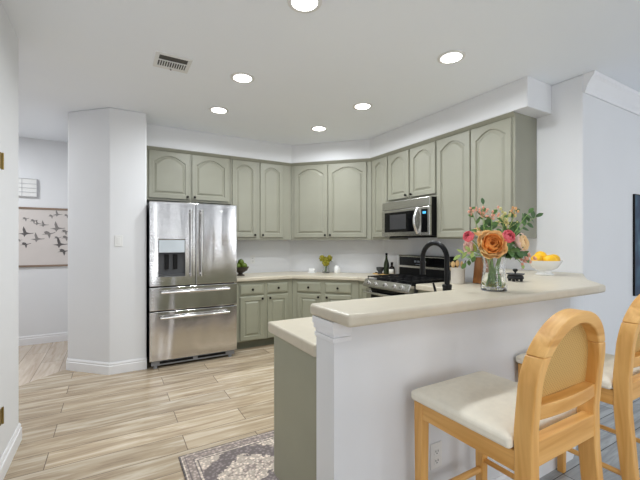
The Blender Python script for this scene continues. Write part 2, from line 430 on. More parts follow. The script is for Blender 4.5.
# wing wall beside the refrigerator with its chamfered corner
bm = nb(); prism(bm, [(-0.029, 4.207), (0.313, 4.207), (0.313, 5.06), (-0.30, 5.06), (-0.30, 5.96), (-0.407, 5.96), (-0.407, 4.585)], 0, HZ)
struct('wall_wing', bm, M['wall'], smooth=False, bevel=0.014, seg=3)
bm = nb(); box(bm, -3.0, 5.96, 0, -0.30, 6.08, HZ)
struct('wall_hall', bm, M['wall'], smooth=False)
bm = nb(); box(bm, -0.664, -3.5, 0, -0.544, 3.10, HZ)
WALL_LEFT = struct('wall_left', bm, M['wall'], smooth=False, bevel=0.012, seg=3)
bm = nb(); box(bm, -3.12, 2.9, 0, -3.0, 6.08, HZ); box(bm, -3.0, 2.9, 0, -0.664, 3.02, HZ)
struct('wall_hall_end', bm, M['wall'], smooth=False)
# walls behind and right of the camera, with openings added for fill light and steel streaks
bm = nb()
xs = [-0.66] + [v for ab in LIGHT_SLOTS for v in ab] + [6.6]
for k in range(0, len(xs), 2): box(bm, xs[k], -3.6, 0, xs[k + 1], -3.5, HZ)
for wa, wb in LIGHT_SLOTS:
    box(bm, wa, -3.6, 2.55, wb, -3.5, HZ); box(bm, wa, -3.6, 0, wb, -3.5, 0.25)
struct('wall_back', bm, M['wall'], smooth=False)
bm = nb()
box(bm, 6.5, -3.6, 0, 6.6, -2.7, HZ); box(bm, 6.5, 0.7, 0, 6.6, 1.58, HZ)
box(bm, 6.5, -2.7, 2.5, 6.6, 0.7, HZ); box(bm, 6.5, -2.7, 0, 6.6, 0.7, 0.3)
struct('wall_right', bm, M['wall'], smooth=False)

# soffit over the wall cabinets
so = 0.036
bm = nb(); prism(bm, [(0.313, 4.61 - so), (2.19 - so * 0.41, 4.61 - so), (2.983 - so, 3.80 - so * 0.41), (2.983 - so, 1.70), (3.309, 1.70), (3.309, 3.94), (2.327, 4.939), (0.313, 4.939)], 2.449, HZ)
struct('trim_1', bm, M['wall'], smooth=False, bevel=0.006)

# half wall that carries the raised bar
bm = nb(); prism(bm, [(0.725, 1.150), (2.02, 1.150), (2.02, 1.285), (0.725, 1.285)], 0, 1.033)
struct('wall_bar', bm, M['wall'], smooth=False)
bm = nb(); prism(bm, [(2.02, 1.150), (2.45, 1.150), (3.309, 1.455), (3.309, 2.08), (3.00, 2.08), (2.02, 1.285)], 0, 1.033)
struct('wall_bar_return', bm, M['wall'], smooth=False)
bm = nb()   # capital moulding and corner boards on its end
for z0, z1, e in ((0.950, 0.968, 0.010), (0.968, 0.984, 0.005), (0.984, 1.004, 0.014), (1.004, 1.032, 0.020)):
    prism(bm, [(0.725 - e, 1.150 - e), (0.80, 1.150 - e), (0.80, 1.150), (0.7255, 1.150), (0.7255, 1.285), (0.725 - e, 1.285)], z0, z1)
struct('trim_2', bm, M['trim'], smooth=False, bevel=0.003)

def baseboard(name, pts, h=0.118, t=0.014, side=1):
    bm = nb()
    P = [Vector(p) for p in pts]
    offs = []
    for i, p in enumerate(P):
        ns = []
        for a, b in ((i - 1, i), (i, i + 1)):
            if a < 0 or b >= len(P): continue
            d = (P[b] - P[a]).normalized(); ns.append(Vector((d.y, -d.x)) * side)
        n = sum(ns, Vector((0, 0)))
        n.normalize(); n = n / max(0.3, n.dot(ns[0])); offs.append(n)
    prof = [(0.0005, 0), (t, 0), (t, h * 0.70), (t * 0.55, h * 0.74), (t * 0.75, h * 0.86), (t * 0.3, h), (0.0005, h)]
    rings = [[bm.verts.new((p.x + o.x * q, p.y + o.y * q, z)) for q, z in prof] for p, o in zip(P, offs)]
    for a, b in zip(rings, rings[1:]):
        for k in range(len(prof)):
            bm.faces.new((a[k], a[(k + 1) % len(prof)], b[(k + 1) % len(prof)], b[k]))
    bm.faces.new(rings[0][::-1]); bm.faces.new(rings[-1])
    return struct(name, bm, M['trim'], smooth=False)
baseboard('baseboard_wing', [(-0.407, 5.9), (-0.407, 4.585), (-0.029, 4.207), (0.313, 4.207)], side=1)
baseboard('baseboard_hall', [(-2.9, 5.96), (-0.42, 5.96)], side=1)
baseboard('baseboard_left', [(-0.544, -3.4), (-0.544, 3.10), (-0.664, 3.10)], side=1)
baseboard('baseboard_bar', [(0.725, 1.28), (0.725, 1.150), (2.45, 1.150), (3.309, 1.455)], side=-1 if False else 1)
baseboard('baseboard_right', [(3.312, 1.46), (6.4, 1.46)], side=1)
# crown moulding on the right wall
bm = nb()
prof = [(0.0, HZ), (0.0, HZ - 0.15), (-0.012, HZ - 0.15), (-0.022, HZ - 0.125), (-0.026, HZ - 0.10), (-0.060, HZ - 0.045), (-0.076, HZ - 0.03), (-0.08, HZ - 0.001)]
prism_axis(bm, [(1.4595 + y, z) for y, z in prof], 3.314, 6.45, 'x')
struct('trim_3', bm, M['trim'], smooth=False)

# ================================================================== CABINETS
def arch_loop(w, h, st, rail_b, rise, d, n=9, arched=True, top=0.05):
    """points of a door panel outline inset by d: bottom, right, arched top, left (x from 0..w, z from 0..h)"""
    x0, x1 = st + d, w - st - d
    zb = rail_b + d
    zs = h - top - (rise if arched else 0) - d
    pts = []
    for i in range(n): pts.append((x0 + (x1 - x0) * i / n, zb))
    for i in range(n): pts.append((x1, zb + (zs - zb) * i / n))
    for i in range(2 * n):
        t = 1 - 2 * i / (2 * n)
        s = min(1, abs(t) / 0.94)
        f = math.cos(s * PI / 2) ** 0.9 if s < 1 else 0.0
        pts.append(((x0 + x1) / 2 + t * (x1 - x0) / 2, zs + (rise * f if arched else 0)))
    for i in range(n): pts.append((x0, zs + (zb - zs) * i / n))
    return pts
def rect_loop(w, h, d, n=9):
    pts = []
    x0, x1, z0, z1 = d, w - d, d, h - d
    for i in range(n): pts.append((x0 + (x1 - x0) * i / n, z0))
    for i in range(n): pts.append((x1, z0 + (z1 - z0) * i / n))
    for i in range(2 * n): pts.append((x1 + (x0 - x1) * i / (2 * n), z1))
    for i in range(n): pts.append((x0, z1 + (z0 - z1) * i / n))
    return pts
def door_mesh(w, h, arched=True, st=0.052, rail_b=0.055, rise=None, t=0.02, top=0.05):
    bm = nb()
    if rise is None: rise = min(0.075, 0.24 * (w - 2 * st))
    A = dict(arched=arched, top=top)
    loops = [(rect_loop(w, h, 0), 0.0), (rect_loop(w, h, 0), -t + 0.005), (rect_loop(w, h, 0.005), -t),
             (arch_loop(w, h, st, rail_b, rise, 0, **A), -t), (arch_loop(w, h, st, rail_b, rise, 0.005, **A), -t + 0.012),
             (arch_loop(w, h, st, rail_b, rise, 0.015, **A), -t + 0.012), (arch_loop(w, h, st, rail_b, rise, 0.034, **A), -t + 0.001)]
    rings = [[bm.verts.new((x, y, z)) for x, z in pts] for pts, y in loops]
    n = len(rings[0])
    for a, b in zip(rings, rings[1:]):
        for i in range(n): bm.faces.new((a[i], a[(i + 1) % n], b[(i + 1) % n], b[i]))
    bm.faces.new(rings[-1]); bm.faces.new(rings[0][::-1])
    return bm
def knob_mesh():
    bm = nb()
    lathe(bm, [(0.006, 0), (0.005, 0.012), (0.013, 0.016), (0.0155, 0.022), (0.013, 0.028), (0.0, 0.030)], 14)
    return bm
KNOB = None
def add_knob(parent, x, z, y=-0.02):
    global KNOB
    if KNOB is None:
        o = obj('knob', knob_mesh(), M['bronze'], parent, (x, y, z), (rad(90), 0, 0)); KNOB = o; return o
    o = KNOB.copy(); C.objects.link(o); o.parent = parent; o.location = (x, y, z); return o

def wall_cabinet(label, loc, rotz, w, h, depth, doors, green='green', body_poly=None, moulding=True):
    t = thing('wall_cabinet', label, 'cabinet', loc, rotz, 'sage green wall cabinets')
    bm = nb()
    if body_poly: prism(bm, body_poly, 0, h)
    else: box(bm, 0.0006, 0, 0, w - 0.0006, depth, h)
    obj('body', bm, M[green], t, smooth=False, bevel=0.002)
    for (x0, x1, z0, z1, kx) in doors:
        d = obj('door', door_mesh(x1 - x0, z1 - z0), M[green], t, (x0, -0.0005, z0), smooth=False)
        if kx is not None: add_knob(d, (x1 - x0 - 0.03) if kx == 'r' else 0.03, 0.032)
    if moulding:
        bm = nb(); prism_axis(bm, [(0.0, h - 0.036), (-0.003, h - 0.036), (-0.034, h - 0.004), (-0.034, h), (0.0, h)], 0.0006, w - 0.0006, 'x')
        obj('top_moulding', bm, M[green], t, smooth=False)
    return t
ZB, ZT = 1.372, 2.447
# wall A
wall_cabinet('short two-door sage green cabinet above the refrigerator', (0.327, 4.61, 1.832), 0, 0.993, ZT - 1.832, 0.328,
             [(0.036, 0.492, 0.022, 0.578, 'r'), (0.515, 0.971, 0.022, 0.578, 'l')])
wall_cabinet('tall two-door sage green cabinet on the back wall right of the refrigerator', (1.322, 4.61, ZB), 0, 0.866, ZT - ZB, 0.328,
             [(0.022, 0.352, 0.03, 1.036, 'r'), (0.402, 0.735, 0.03, 1.036, 'l')])
# 45 degree corner
Pd, Qd = Vector((2.19, 4.61)), Vector((2.983, 3.80))
ang = math.atan2(Qd.y - Pd.y, Qd.x - Pd.x); Ld = (Qd - Pd).length
tb = math.tan(PI / 8)
wall_cabinet('wide two-door sage green cabinet set diagonally across the corner', (Pd.x, Pd.y, ZB), ang, Ld, ZT - ZB, 0.325,
             [(0.050, 0.534, 0.03, 1.036, 'r'), (0.546, 1.072, 0.03, 1.036, 'l')],
             body_poly=[(0.001, 0), (Ld - 0.001, 0), (Ld - 0.004 + 0.325 * tb, 0.325), (0.004 - 0.325 * tb, 0.325)])
# wall C (local x runs towards -y)
def onC(y): return (2.983, y)
wall_cabinet('narrow single-door sage green cabinet left of the microwave', (2.983, 3.797, ZB), rad(-90), 0.347, ZT - ZB, 0.325,
             [(0.045, 0.326, 0.03, 1.036, None)])
wall_cabinet('short two-door sage green cabinet above the microwave', (2.983, 3.449, 1.822), rad(-90), 0.770, ZT - 1.822, 0.325,
             [(0.006, 0.360, 0.030, 0.586, 'r'), (0.386, 0.756, 0.030, 0.586, 'l')])
wall_cabinet('tall two-door sage green end cabinet behind the flowers with bare side panel', (2.983, 2.678, ZB), rad(-90), 0.852, ZT - ZB, 0.325,
             [(0.006, 0.410, 0.012, 1.036, 'r'), (0.424, 0.826, 0.012, 1.036, 'l')])

CT = 0.90      # counter height
CB = 0.855
CTL = 0.910
def drawer_mesh(w, h, t=0.02):
    bm = nb()
    loops = [(0, 0.0), (0, -t + 0.008), (0.006, -t + 0.004), (0.020, -t), ]
    rings = []
    for d, y in loops:
        rings.append([bm.verts.new(p) for p in ((d, y, d), (w - d, y, d), (w - d, y, h - d), (d, y, h - d))])
    for a, b in zip(rings, rings[1:]):
        for i in range(4): bm.faces.new((a[i], a[(i + 1) % 4], b[(i + 1) % 4], b[i]))
    bm.faces.new(rings[-1]); bm.faces.new(rings[0][::-1])
    return bm
def base_cabinet(label, loc, rotz, w, depth, doors, drawers, body_poly=None, toe_poly=None, toe=0.075):
    t = thing('base_cabinet', label, 'cabinet', loc, rotz, 'sage green base cabinets')
    bm = nb()
    if body_poly: prism(bm, body_poly, 0.105, CB - 0.0005)
    else: box(bm, 0.0006, 0, 0.105, w - 0.0006, depth, CB - 0.0005)
    obj('body', bm, M['green_low'], t, smooth=False, bevel=0.002)
    bm = nb()
    if toe_poly: prism(bm, toe_poly, 0, 0.1045)
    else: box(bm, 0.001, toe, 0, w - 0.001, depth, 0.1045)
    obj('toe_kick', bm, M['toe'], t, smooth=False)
    for (x0, x1, z0, z1, kx) in doors:
        d = obj('door', door_mesh(x1 - x0, z1 - z0, arched=False, st=0.05, rail_b=0.05), M['green_low'], t, (x0, -0.0005, z0), smooth=False)
        if kx is not None: add_knob(d, (x1 - x0 - 0.028) if kx == 'r' else 0.028, z1 - z0 - 0.034)
    for (x0, x1, z0, z1) in drawers:
        d = obj('drawer', drawer_mesh(x1 - x0, z1 - z0), M['green_low'], t, (x0, -0.0005, z0), smooth=False)
        add_knob(d, (x1 - x0) / 2, (z1 - z0) / 2)
    return t
YA = 4.325
base_cabinet('base cabinet beside the refrigerator with two drawers over two doors', (1.285, YA, 0), 0, 0.786, 0.61,
             [(0.070, 0.382, 0.118, 0.660, 'r'), (0.429, 0.717, 0.118, 0.660, 'l')],
             [(0.070, 0.382, 0.685, 0.812), (0.429, 0.717, 0.685, 0.812)])
Pb, Qb = Vector((2.072, 4.325)), Vector((2.695, 3.685))
angb = math.atan2(Qb.y - Pb.y, Qb.x - Pb.x); Lb = (Qb - Pb).length
base_cabinet('diagonal corner base cabinet below the yellow-green flower vase', (Pb.x, Pb.y, 0), angb, Lb, 0.6,
             [(0.073, 0.396, 0.118, 0.660, 'r'), (0.455, 0.795, 0.118, 0.660, 'l')],
             [(0.073, 0.396, 0.685, 0.812), (0.455, 0.795, 0.685, 0.812)],
             body_poly=[(0.001, 0), (Lb - 0.001, 0), (Lb - 0.004 + 0.6 * tb, 0.6), (0.004 - 0.6 * tb, 0.6)],
             toe_poly=[(0.034, 0.075), (Lb - 0.034, 0.075), (Lb - 0.006 + 0.6 * tb, 0.6), (0.006 - 0.6 * tb, 0.6)])
base_cabinet('narrow base cabinet filler left of the range', (2.695, 3.682, 0), rad(-90), 0.236, 0.61, [(0.03, 0.216, 0.118, 0.812, None)], [])
base_cabinet('base cabinet right of the range under the utensil crock', (2.695, 2.672, 0), rad(-90), 0.585, 0.61,
             [(0.04, 0.545, 0.118, 0.660, 'r')], [(0.04, 0.545, 0.685, 0.812)])
# peninsula cabinet with plain end panel
t = thing('base_cabinet', 'peninsula base cabinet with plain green end panel beside the patterned rug', 'cabinet', (0.738, 1.765, 0), 0, 'sage green base cabinets')
PW = 1.278
bm = nb(); prism_axis(bm, [(0.0, 0.112), (0.0, CB - 0.0005), (-0.478, CB - 0.0005), (-0.478, 0.001), (-0.075, 0.001), (-0.075, 0.112)], 0, 0.02, 'x')
obj('end_panel', bm, M['green_low'], t, smooth=False, bevel=0.002)
bm = nb(); box(bm, 0.0205, -0.478, 0.113, PW, -0.0005, CB - 0.001); obj('body', bm, M['green_low'], t, smooth=False)
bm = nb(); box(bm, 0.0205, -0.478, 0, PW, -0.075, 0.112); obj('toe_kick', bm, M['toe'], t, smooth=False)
for k in range(2):
    x1 = 0.10 + k * 0.56
    d = obj('door', door_mesh(0.52, 0.70, arched=False, st=0.05, rail_b=0.05), M['green_low'], t, (x1 + 0.52, 0.0005, 0.125), (0, 0, rad(180)), smooth=False)
    add_knob(d, 0.028 if k % 2 == 0 else 0.492, 0.66)

t = thing('base_cabinet', 'angled corner base cabinet between the peninsula and the cabinet under the crock', 'cabinet', (2.022, 1.763, 0), 0, 'sage green base cabinets')
bm = nb(); prism(bm, [(0, -0.466), (0.668, 0.078), (0.668, 0.318), (0, 0)], 0.105, CB - 0.0005); obj('body', bm, M['green_low'], t, smooth=False)
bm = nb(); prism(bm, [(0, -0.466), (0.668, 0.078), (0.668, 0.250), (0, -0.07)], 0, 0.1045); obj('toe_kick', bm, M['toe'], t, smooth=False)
d = obj('door', door_mesh(0.60, 0.70, arched=False, st=0.05, rail_b=0.05), M['green_low'], t, (0.634, 0.3035, 0.125), (0, 0, math.atan2(0.318, 0.668) + PI), smooth=False)
add_knob(d, 0.028, 0.66)
# ---- countertops
bm = nb(); prism(bm, [(1.274, 4.285), (2.056, 4.285), (2.66, 3.668), (2.66, 3.444), (3.307, 3.444), (3.307, 3.938), (2.326, 4.937), (1.274, 4.937)], CB, CT)
tag(obj('countertop', bm, M['counter'], smooth=False, bevel=0.010, seg=3), 'cream countertop along the back wall and corner, under the yellow-green flowers', 'countertop', 'cream countertops')
bm = nb(); prism(bm, [(0.715, 1.2865), (2.018, 1.2865), (2.998, 2.082), (3.307, 2.082), (3.307, 2.674), (2.66, 2.674), (2.66, 2.107), (2.01, 1.795), (0.715, 1.795)], CB, CTL)
tag(obj('countertop', bm, M['counter'], smooth=False, bevel=0.010, seg=3), 'lower cream countertop of the peninsula, on the green end panel behind the bar', 'countertop', 'cream countertops')
BT = 1.08
bm = nb(); prism(bm, [(0.700, 1.015), (2.43, 0.990), (2.53, 0.998), (2.82, 1.215), (3.307, 1.452), (3.307, 2.14), (3.02, 2.14), (1.985, 1.302), (0.700, 1.302)], 1.0335, BT)
tag(obj('countertop', bm, M['counter'], smooth=False, bevel=0.014, seg=4), 'raised cream bar top on the white half wall, carrying the bouquet', 'countertop', 'cream countertops')

# ================================================================== REFRIGERATOR
t = thing('refrigerator', 'stainless steel french-door refrigerator with ice dispenser beside the wing wall', 'refrigerator', (0.333, 4.12, 0))
FW, FH = 0.926, 1.767
bm = nb(); box(bm, 0.006, 0.085, 0.045, FW - 0.006, 0.78, FH - 0.012); obj('body', bm, M['blackplastic'], t, smooth=False, bevel=0.004)
def bar_handle(parent, p0, p1, off=0.05, r=0.0125):
    p0, p1 = Vector(p0), Vector(p1); o = Vector((0, -off, 0)); d = (p1 - p0).normalized()
    bm = nb(); tube(bm, [p0 + o, p0 + o + d * 0.01, p1 + o - d * 0.01, p1 + o], [r * 0.85, r, r, r * 0.85], 14)
    for p in (p0 + d * 0.03, p1 - d * 0.03): cyl(bm, p, p + o, r * 0.8, 10)
    obj('handle', bm, M['chrome'], parent)
split = 0.463
def hole_door(bm, x0, x1, z0, z1, hx0, hx1, hz0, hz1, y0, y1):
    box(bm, x0, y0, z0, hx0, y1, z1); box(bm, hx1, y0, z0, x1, y1, z1)
    box(bm, hx0, y0, hz1, hx1, y1, z1); box(bm, hx0, y0, z0, hx1, y1, hz0)
# left door, ring-shaped around the dispenser niche
def framed_slab(x0, x1, z0, z1, h, y0, y1):
    bm = nb()
    hx0, hx1, hz0, hz1 = h
    o = [(x0, z0), (x1, z0), (x1, z1), (x0, z1)]; i_ = [(hx0, hz0), (hx1, hz0), (hx1, hz1), (hx0, hz1)]
    F = [bm.verts.new((x, y0, z)) for x, z in o]; B = [bm.verts.new((x, y1, z)) for x, z in o]
    FI = [bm.verts.new((x, y0, z)) for x, z in i_]; BI = [bm.verts.new((x, y1, z)) for x, z in i_]
    for k in range(4):
        j = (k + 1) % 4
        bm.faces.new((F[k], F[j], FI[j], FI[k])); bm.faces.new((B[j], B[k], BI[k], BI[j]))
        bm.faces.new((F[j], F[k], B[k], B[j])); bm.faces.new((FI[k], FI[j], BI[j], BI[k]))
    return bm
ld = obj('door', framed_slab(0.0, split - 0.002, 0.870, FH, (0.086, 0.352, 0.968, 1.362), 0.0, 0.08), M['steelwave'], t, smooth=False, bevel=0.006, seg=3)
bar_handle(ld, (0.408, 0, 0.962), (0.408, 0, 1.692))
bm = nb(); box(bm, 0.087, 0.055, 0.969, 0.351, 0.078, 1.361); box(bm, 0.087, 0.006, 0.969, 0.351, 0.055, 0.99)
dp = obj('dispenser_niche', bm, M['darkgrey'], ld, smooth=False)
bm = nb(); box(bm, 0.09, 0.002, 1.225, 0.348, 0.030, 1.358); obj('dispenser_panel', bm, mat('pale_glass_panel', rgb(196, 204, 210), 0.08, var=0.02), ld, smooth=False, bevel=0.002)
for x in (0.150, 0.236):
    bm = nb(); box(bm, x, 0.030, 1.045, x + 0.042, 0.054, 1.205); q = obj('paddle', bm, M['blackplastic'], ld, smooth=False, bevel=0.003)
rd = obj('door', (lambda b: (box(b, split + 0.002, 0, 0.870, FW, 0.08, FH), b)[1])(nb()), M['steelwave'], t, smooth=False, bevel=0.006, seg=3)
bar_handle(rd, (0.520, 0, 0.962), (0.520, 0, 1.692))
bm = nb(); cyl(bm, (0.745, -0.0015, 1.687), (0.745, 0.001, 1.687), 0.013, 18); obj('logo', bm, M['plastic'], rd)
def text_obj(name, s, size, m, parent, loc, rot, ext=0.0005):
    cu = bpy.data.curves.new(name, 'FONT'); cu.body = s; cu.size = size; cu.extrude = ext
    o = bpy.data.objects.new(name, cu); C.objects.link(o)
    dg = bpy.context.evaluated_depsgraph_get()
    me = bpy.data.meshes.new_from_object(o.evaluated_get(dg)); me.name = name
    bpy.data.objects.remove(o, do_unlink=True)
    o2 = bpy.data.objects.new(name, me); C.objects.link(o2); me.materials.clear(); me.materials.append(m)
    o2.parent = parent; o2.location = loc; o2.rotation_euler = rot
    return o2
text_obj('logo_lettering', 'LG', 0.034, M['grey'], rd, (0.768, -0.001, 1.675), (rad(90), 0, 0))
md = obj('drawer', (lambda b: (box(b, 0, 0, 0.612, FW, 0.08, 0.858), b)[1])(nb()), M['steelwave'], t, smooth=False, bevel=0.006, seg=3)
bar_handle(md, (0.105, 0, 0.806), (0.828, 0, 0.806), r=0.014)
fd = obj('freezer_drawer', (lambda b: (box(b, 0, 0, 0.085, FW, 0.08, 0.600), b)[1])(nb()), M['steelwave'], t, smooth=False, bevel=0.006, seg=3)
bar_handle(fd, (0.098, 0, 0.540), (0.822, 0, 0.540), r=0.014)
bm = nb(); box(bm, 0.02, 0.03, 0.028, FW - 0.02, 0.084, 0.080); kg = obj('kick_grille', bm, M['grey'], t, smooth=False, bevel=0.004)
for x0, x1 in ((0.10, 0.44), (0.49, 0.80)):
    bm = nb(); box(bm, x0, 0.0285, 0.044, x1, 0.032, 0.070); obj('grille_slot', bm, M['blackplastic'], kg, smooth=False)
for x in (0.06, FW - 0.07):
    bm = nb(); cyl(bm, (x, 0.05, 0), (x, 0.05, 0.03), 0.02, 14); obj('foot', bm, M['grey'], t)
for x in (0.06, FW - 0.07):
    bm = nb(); cyl(bm, (x, 0.70, 0), (x, 0.70, 0.046), 0.02, 14); obj('foot', bm, M['grey'], t)

# ================================================================== RANGE  (local x towards -y, local y into wall C)
t = thing('range', 'stainless steel gas range with black grates and a tall black backguard', 'stove', (2.63, 3.440, 0), rad(-90))
RW = 0.758
bm = nb(); box(bm, 0.003, 0.03, 0.05, RW - 0.003, 0.66, 0.885); obj('body', bm, M['darkgrey'], t, smooth=False, bevel=0.003)
bm = nb(); box(bm, 0.0, -0.02, 0.886, RW, 0.665, 0.906); obj('cooktop', bm, M['blackglass'], t, smooth=False, bevel=0.004)
bm = nb(); prism_axis(bm, [(0.03, 0.905), (-0.025, 0.905), (-0.055, 0.840), (-0.055, 0.815), (0.03, 0.815)], 0, RW, 'x')
cp = obj('control_panel', bm, M['steel'], t, smooth=False, bevel=0.008, seg=3)
for x in (0.085, 0.215, 0.38, 0.53, 0.645):
    bm = nb(); lathe(bm, [(0.024, 0), (0.024, 0.006), (0.019, 0.008), (0.017, 0.028), (0.0, 0.030)], 18)
    obj('knob', bm, M['chrome'], cp, (x, -0.043, 0.866), (rad(65), 0, 0))
od = obj('oven_door', (lambda b: (box(b, 0.004, -0.012, 0.235, RW - 0.004, 0.029, 0.800), b)[1])(nb()), M['steel'], t, smooth=False, bevel=0.006)
bm = nb(); box(bm, 0.10, -0.0145, 0.33, RW - 0.10, -0.011, 0.66); obj('oven_window', bm, M['blackglass'], od, smooth=False)
bar_handle(od, (0.03, -0.012, 0.755), (RW - 0.03, -0.012, 0.755), off=0.055, r=0.014)
bm = nb(); box(bm, 0.10, -0.0135, 0.685, RW - 0.10, -0.0115, 0.80); obj('vent_band', bm, M['blackglass'], od, smooth=False)
dr = obj('drawer', (lambda b: (box(b, 0.004, -0.010, 0.075, RW - 0.004, 0.029, 0.225), b)[1])(nb()), M['steel'], t, smooth=False, bevel=0.006)
for x in (0.05, RW - 0.05):
    for y in (0.08, 0.6):
        bm = nb(); cyl(bm, (x, y, 0), (x, y, 0.052), 0.018, 12); obj('foot', bm, M['blackplastic'], t)
bxy = [(0.16, 0.13), (0.16, 0.38), (0.379, 0.26), (0.60, 0.13), (0.60, 0.38)]
for x, y in bxy:
    bm = nb(); lathe(bm, [(0.045, 0), (0.045, 0.008), (0.034, 0.010), (0.034, 0.018), (0.0, 0.020)], 18); obj('burner', bm, M['iron'], t, (x, y, 0.906))
for x0, x1 in ((0.02, 0.258), (0.264, 0.494), (0.50, 0.738)):
    bm = nb(); zt = 0.938; b = 0.009
    for x in (x0, x1 - b): box(bm, x, 0.0, zt - 0.012, x + b, 0.50, zt)
    for y in (0.0, 0.12, 0.24, 0.37, 0.491): box(bm, x0, y, zt - 0.012, x1, y + b, zt)
    xm = (x0 + x1) / 2; box(bm, xm - b / 2, 0.0, zt - 0.011, xm + b / 2, 0.50, zt + 0.001)
    for x in (x0, x1 - b):
        for y in (0.0, 0.491): box(bm, x, y, 0.906, x + b, y + b, zt - 0.01)
    obj('grate', bm, M['iron'], t, smooth=False)
bgx = obj('backguard', (lambda b: (prism_axis(b, [(0.53, 0.886), (0.50, 0.94), (0.50, 1.165), (0.515, 1.18), (0.672, 1.18), (0.672, 0.886)], 0.0, RW, 'x'), b)[1])(nb()), M['steel'], t, smooth=False, bevel=0.006)
bm = nb(); box(bm, 0.025, 0.4965, 1.052, RW - 0.03, 0.502, 1.158); obj('display_panel', bm, M['blackglass'], bgx, smooth=False)
bm = nb(); box(bm, 0.02, 0.4970, 0.938, RW - 0.03, 0.502, 1.028); obj('vent_panel', bm, M['blackplastic'], bgx, smooth=False)
bm = nb(); box(bm, RW - 0.028, 0.4965, 0.92, RW + 0.002, 0.674, 1.178); obj('end_cap', bm, M['blackplastic'], bgx, smooth=False)
bm = nb()
for k in range(4): box(bm, 0.28 + k * 0.05, 0.4955, 1.095, 0.315 + k * 0.05, 0.4966, 1.118)
box(bm, 0.30, 0.4955, 1.07, 0.43, 0.4966, 1.076)
obj('display_marks', bm, M['digit'], bgx, smooth=False)

# ================================================================== MICROWAVE
t = thing('microwave', 'stainless over-the-range microwave hung under the short cabinet', 'microwave', (2.871, 3.446, 1.402), rad(-90))
W_ = 0.766; H_ = 0.416
bm = nb(); box(bm, 0.002, 0.03, 0.004, W_ - 0.002, 0.435, H_); obj('body', bm, M['blackplastic'], t, smooth=False, bevel=0.002)
bm = nb(); box(bm, 0, 0, 0.318, W_, 0.032, H_ - 0.002); obj('top_grille', bm, M['steel'], t, smooth=False, bevel=0.004)
mdoor = obj('door', (lambda b: (box(b, 0, -0.004, 0.006, 0.640, 0.030, 0.314), b)[1])(nb()), M['steel'], t, smooth=False, bevel=0.005)
bm = nb(); box(bm, 0.055, -0.0062, 0.052, 0.545, -0.003, 0.285); obj('window', bm, M['blackglass'], mdoor, smooth=False, bevel=0.001)
bm = nb(); box(bm, 0.15, -0.0072, 0.085, 0.42, -0.006, 0.255); obj('window_screen', bm, mat('window_mesh_grey', rgb(58, 58, 60), 0.3), mdoor, smooth=False)
bm = nb(); pts = [(0.598, -0.004 - 0.055 * math.sin(PI * s), 0.03 + 0.27 * s) for s in [i / 14 for i in range(15)]]
tube(bm, pts, 0.0145, 12); obj('handle', bm, M['chrome'], mdoor)
cpn = obj('control_panel', (lambda b: (box(b, 0.642, -0.004, 0.006, W_, 0.030, 0.314), b)[1])(nb()), M['steel'], t, smooth=False, bevel=0.004)
bm = nb(); box(bm, 0.652, -0.0062, 0.04, 0.738, -0.003, 0.288); obj('keypad', bm, M['blackglass'], cpn, smooth=False)
bm = nb()
for k in range(3): box(bm, 0.675 + k * 0.016, -0.0070, 0.238, 0.686 + k * 0.016, -0.006, 0.262)
obj('clock_digits', bm, M['blue'], cpn, smooth=False)
bm = nb(); box(bm, 0.12, 0.02, -0.012, 0.60, 0.36, 0.0038); obj('vent_filter', bm, M['blackplastic'], t, smooth=False)

# ================================================================== CEILING FIXTURES
def downlight(x, y, label, first=[None]):
    if first[0] is None:
        t = thing('ceiling_light', label, 'ceiling light', (x, y, HZ), 0, 'recessed ceiling lights')
        bm = nb(); lathe(bm, [(0.074, -0.001), (0.098, -0.001), (0.098, -0.006), (0.084, -0.010), (0.074, -0.008), (0.074, -0.001)], 32)
        obj('trim_ring', bm, M['plastic'], t)
        bm = nb(); lathe(bm, [(0.0, -0.0015), (0.0735, -0.0015), (0.0735, -0.0055), (0.0, -0.0065)], 32); obj('lens', bm, M['lens'], t)
        first[0] = t
    else:
        t = copy_tree(first[0], (x, y, HZ), 0, label)
    l = bpy.data.lights.new('downlight_lamp', 'AREA'); l.shape = 'DISK'; l.size = 0.14; l.energy = DOWNLIGHT_W; l.color = (0.93, 0.97, 1.0); l.spread = rad(168)
    o = bpy.data.objects.new('downlight_lamp', l); C.objects.link(o); o.location = (x, y, HZ - 0.02)
    return t
downlight(0.945, 1.812, 'round recessed ceiling light cut by the top edge of the photo')
downlight(0.935, 2.905, 'round recessed ceiling light nearest the ceiling vent')
downlight(0.950, 3.730, 'round recessed ceiling light in front of the refrigerator cabinets')
downlight(2.140, 3.730, 'round recessed ceiling light in front of the diagonal corner cabinet')
downlight(2.170, 2.905, 'round recessed ceiling light in front of the microwave')
downlight(2.165, 1.812, 'round recessed ceiling light in front of the tall end cabinet behind the flowers')

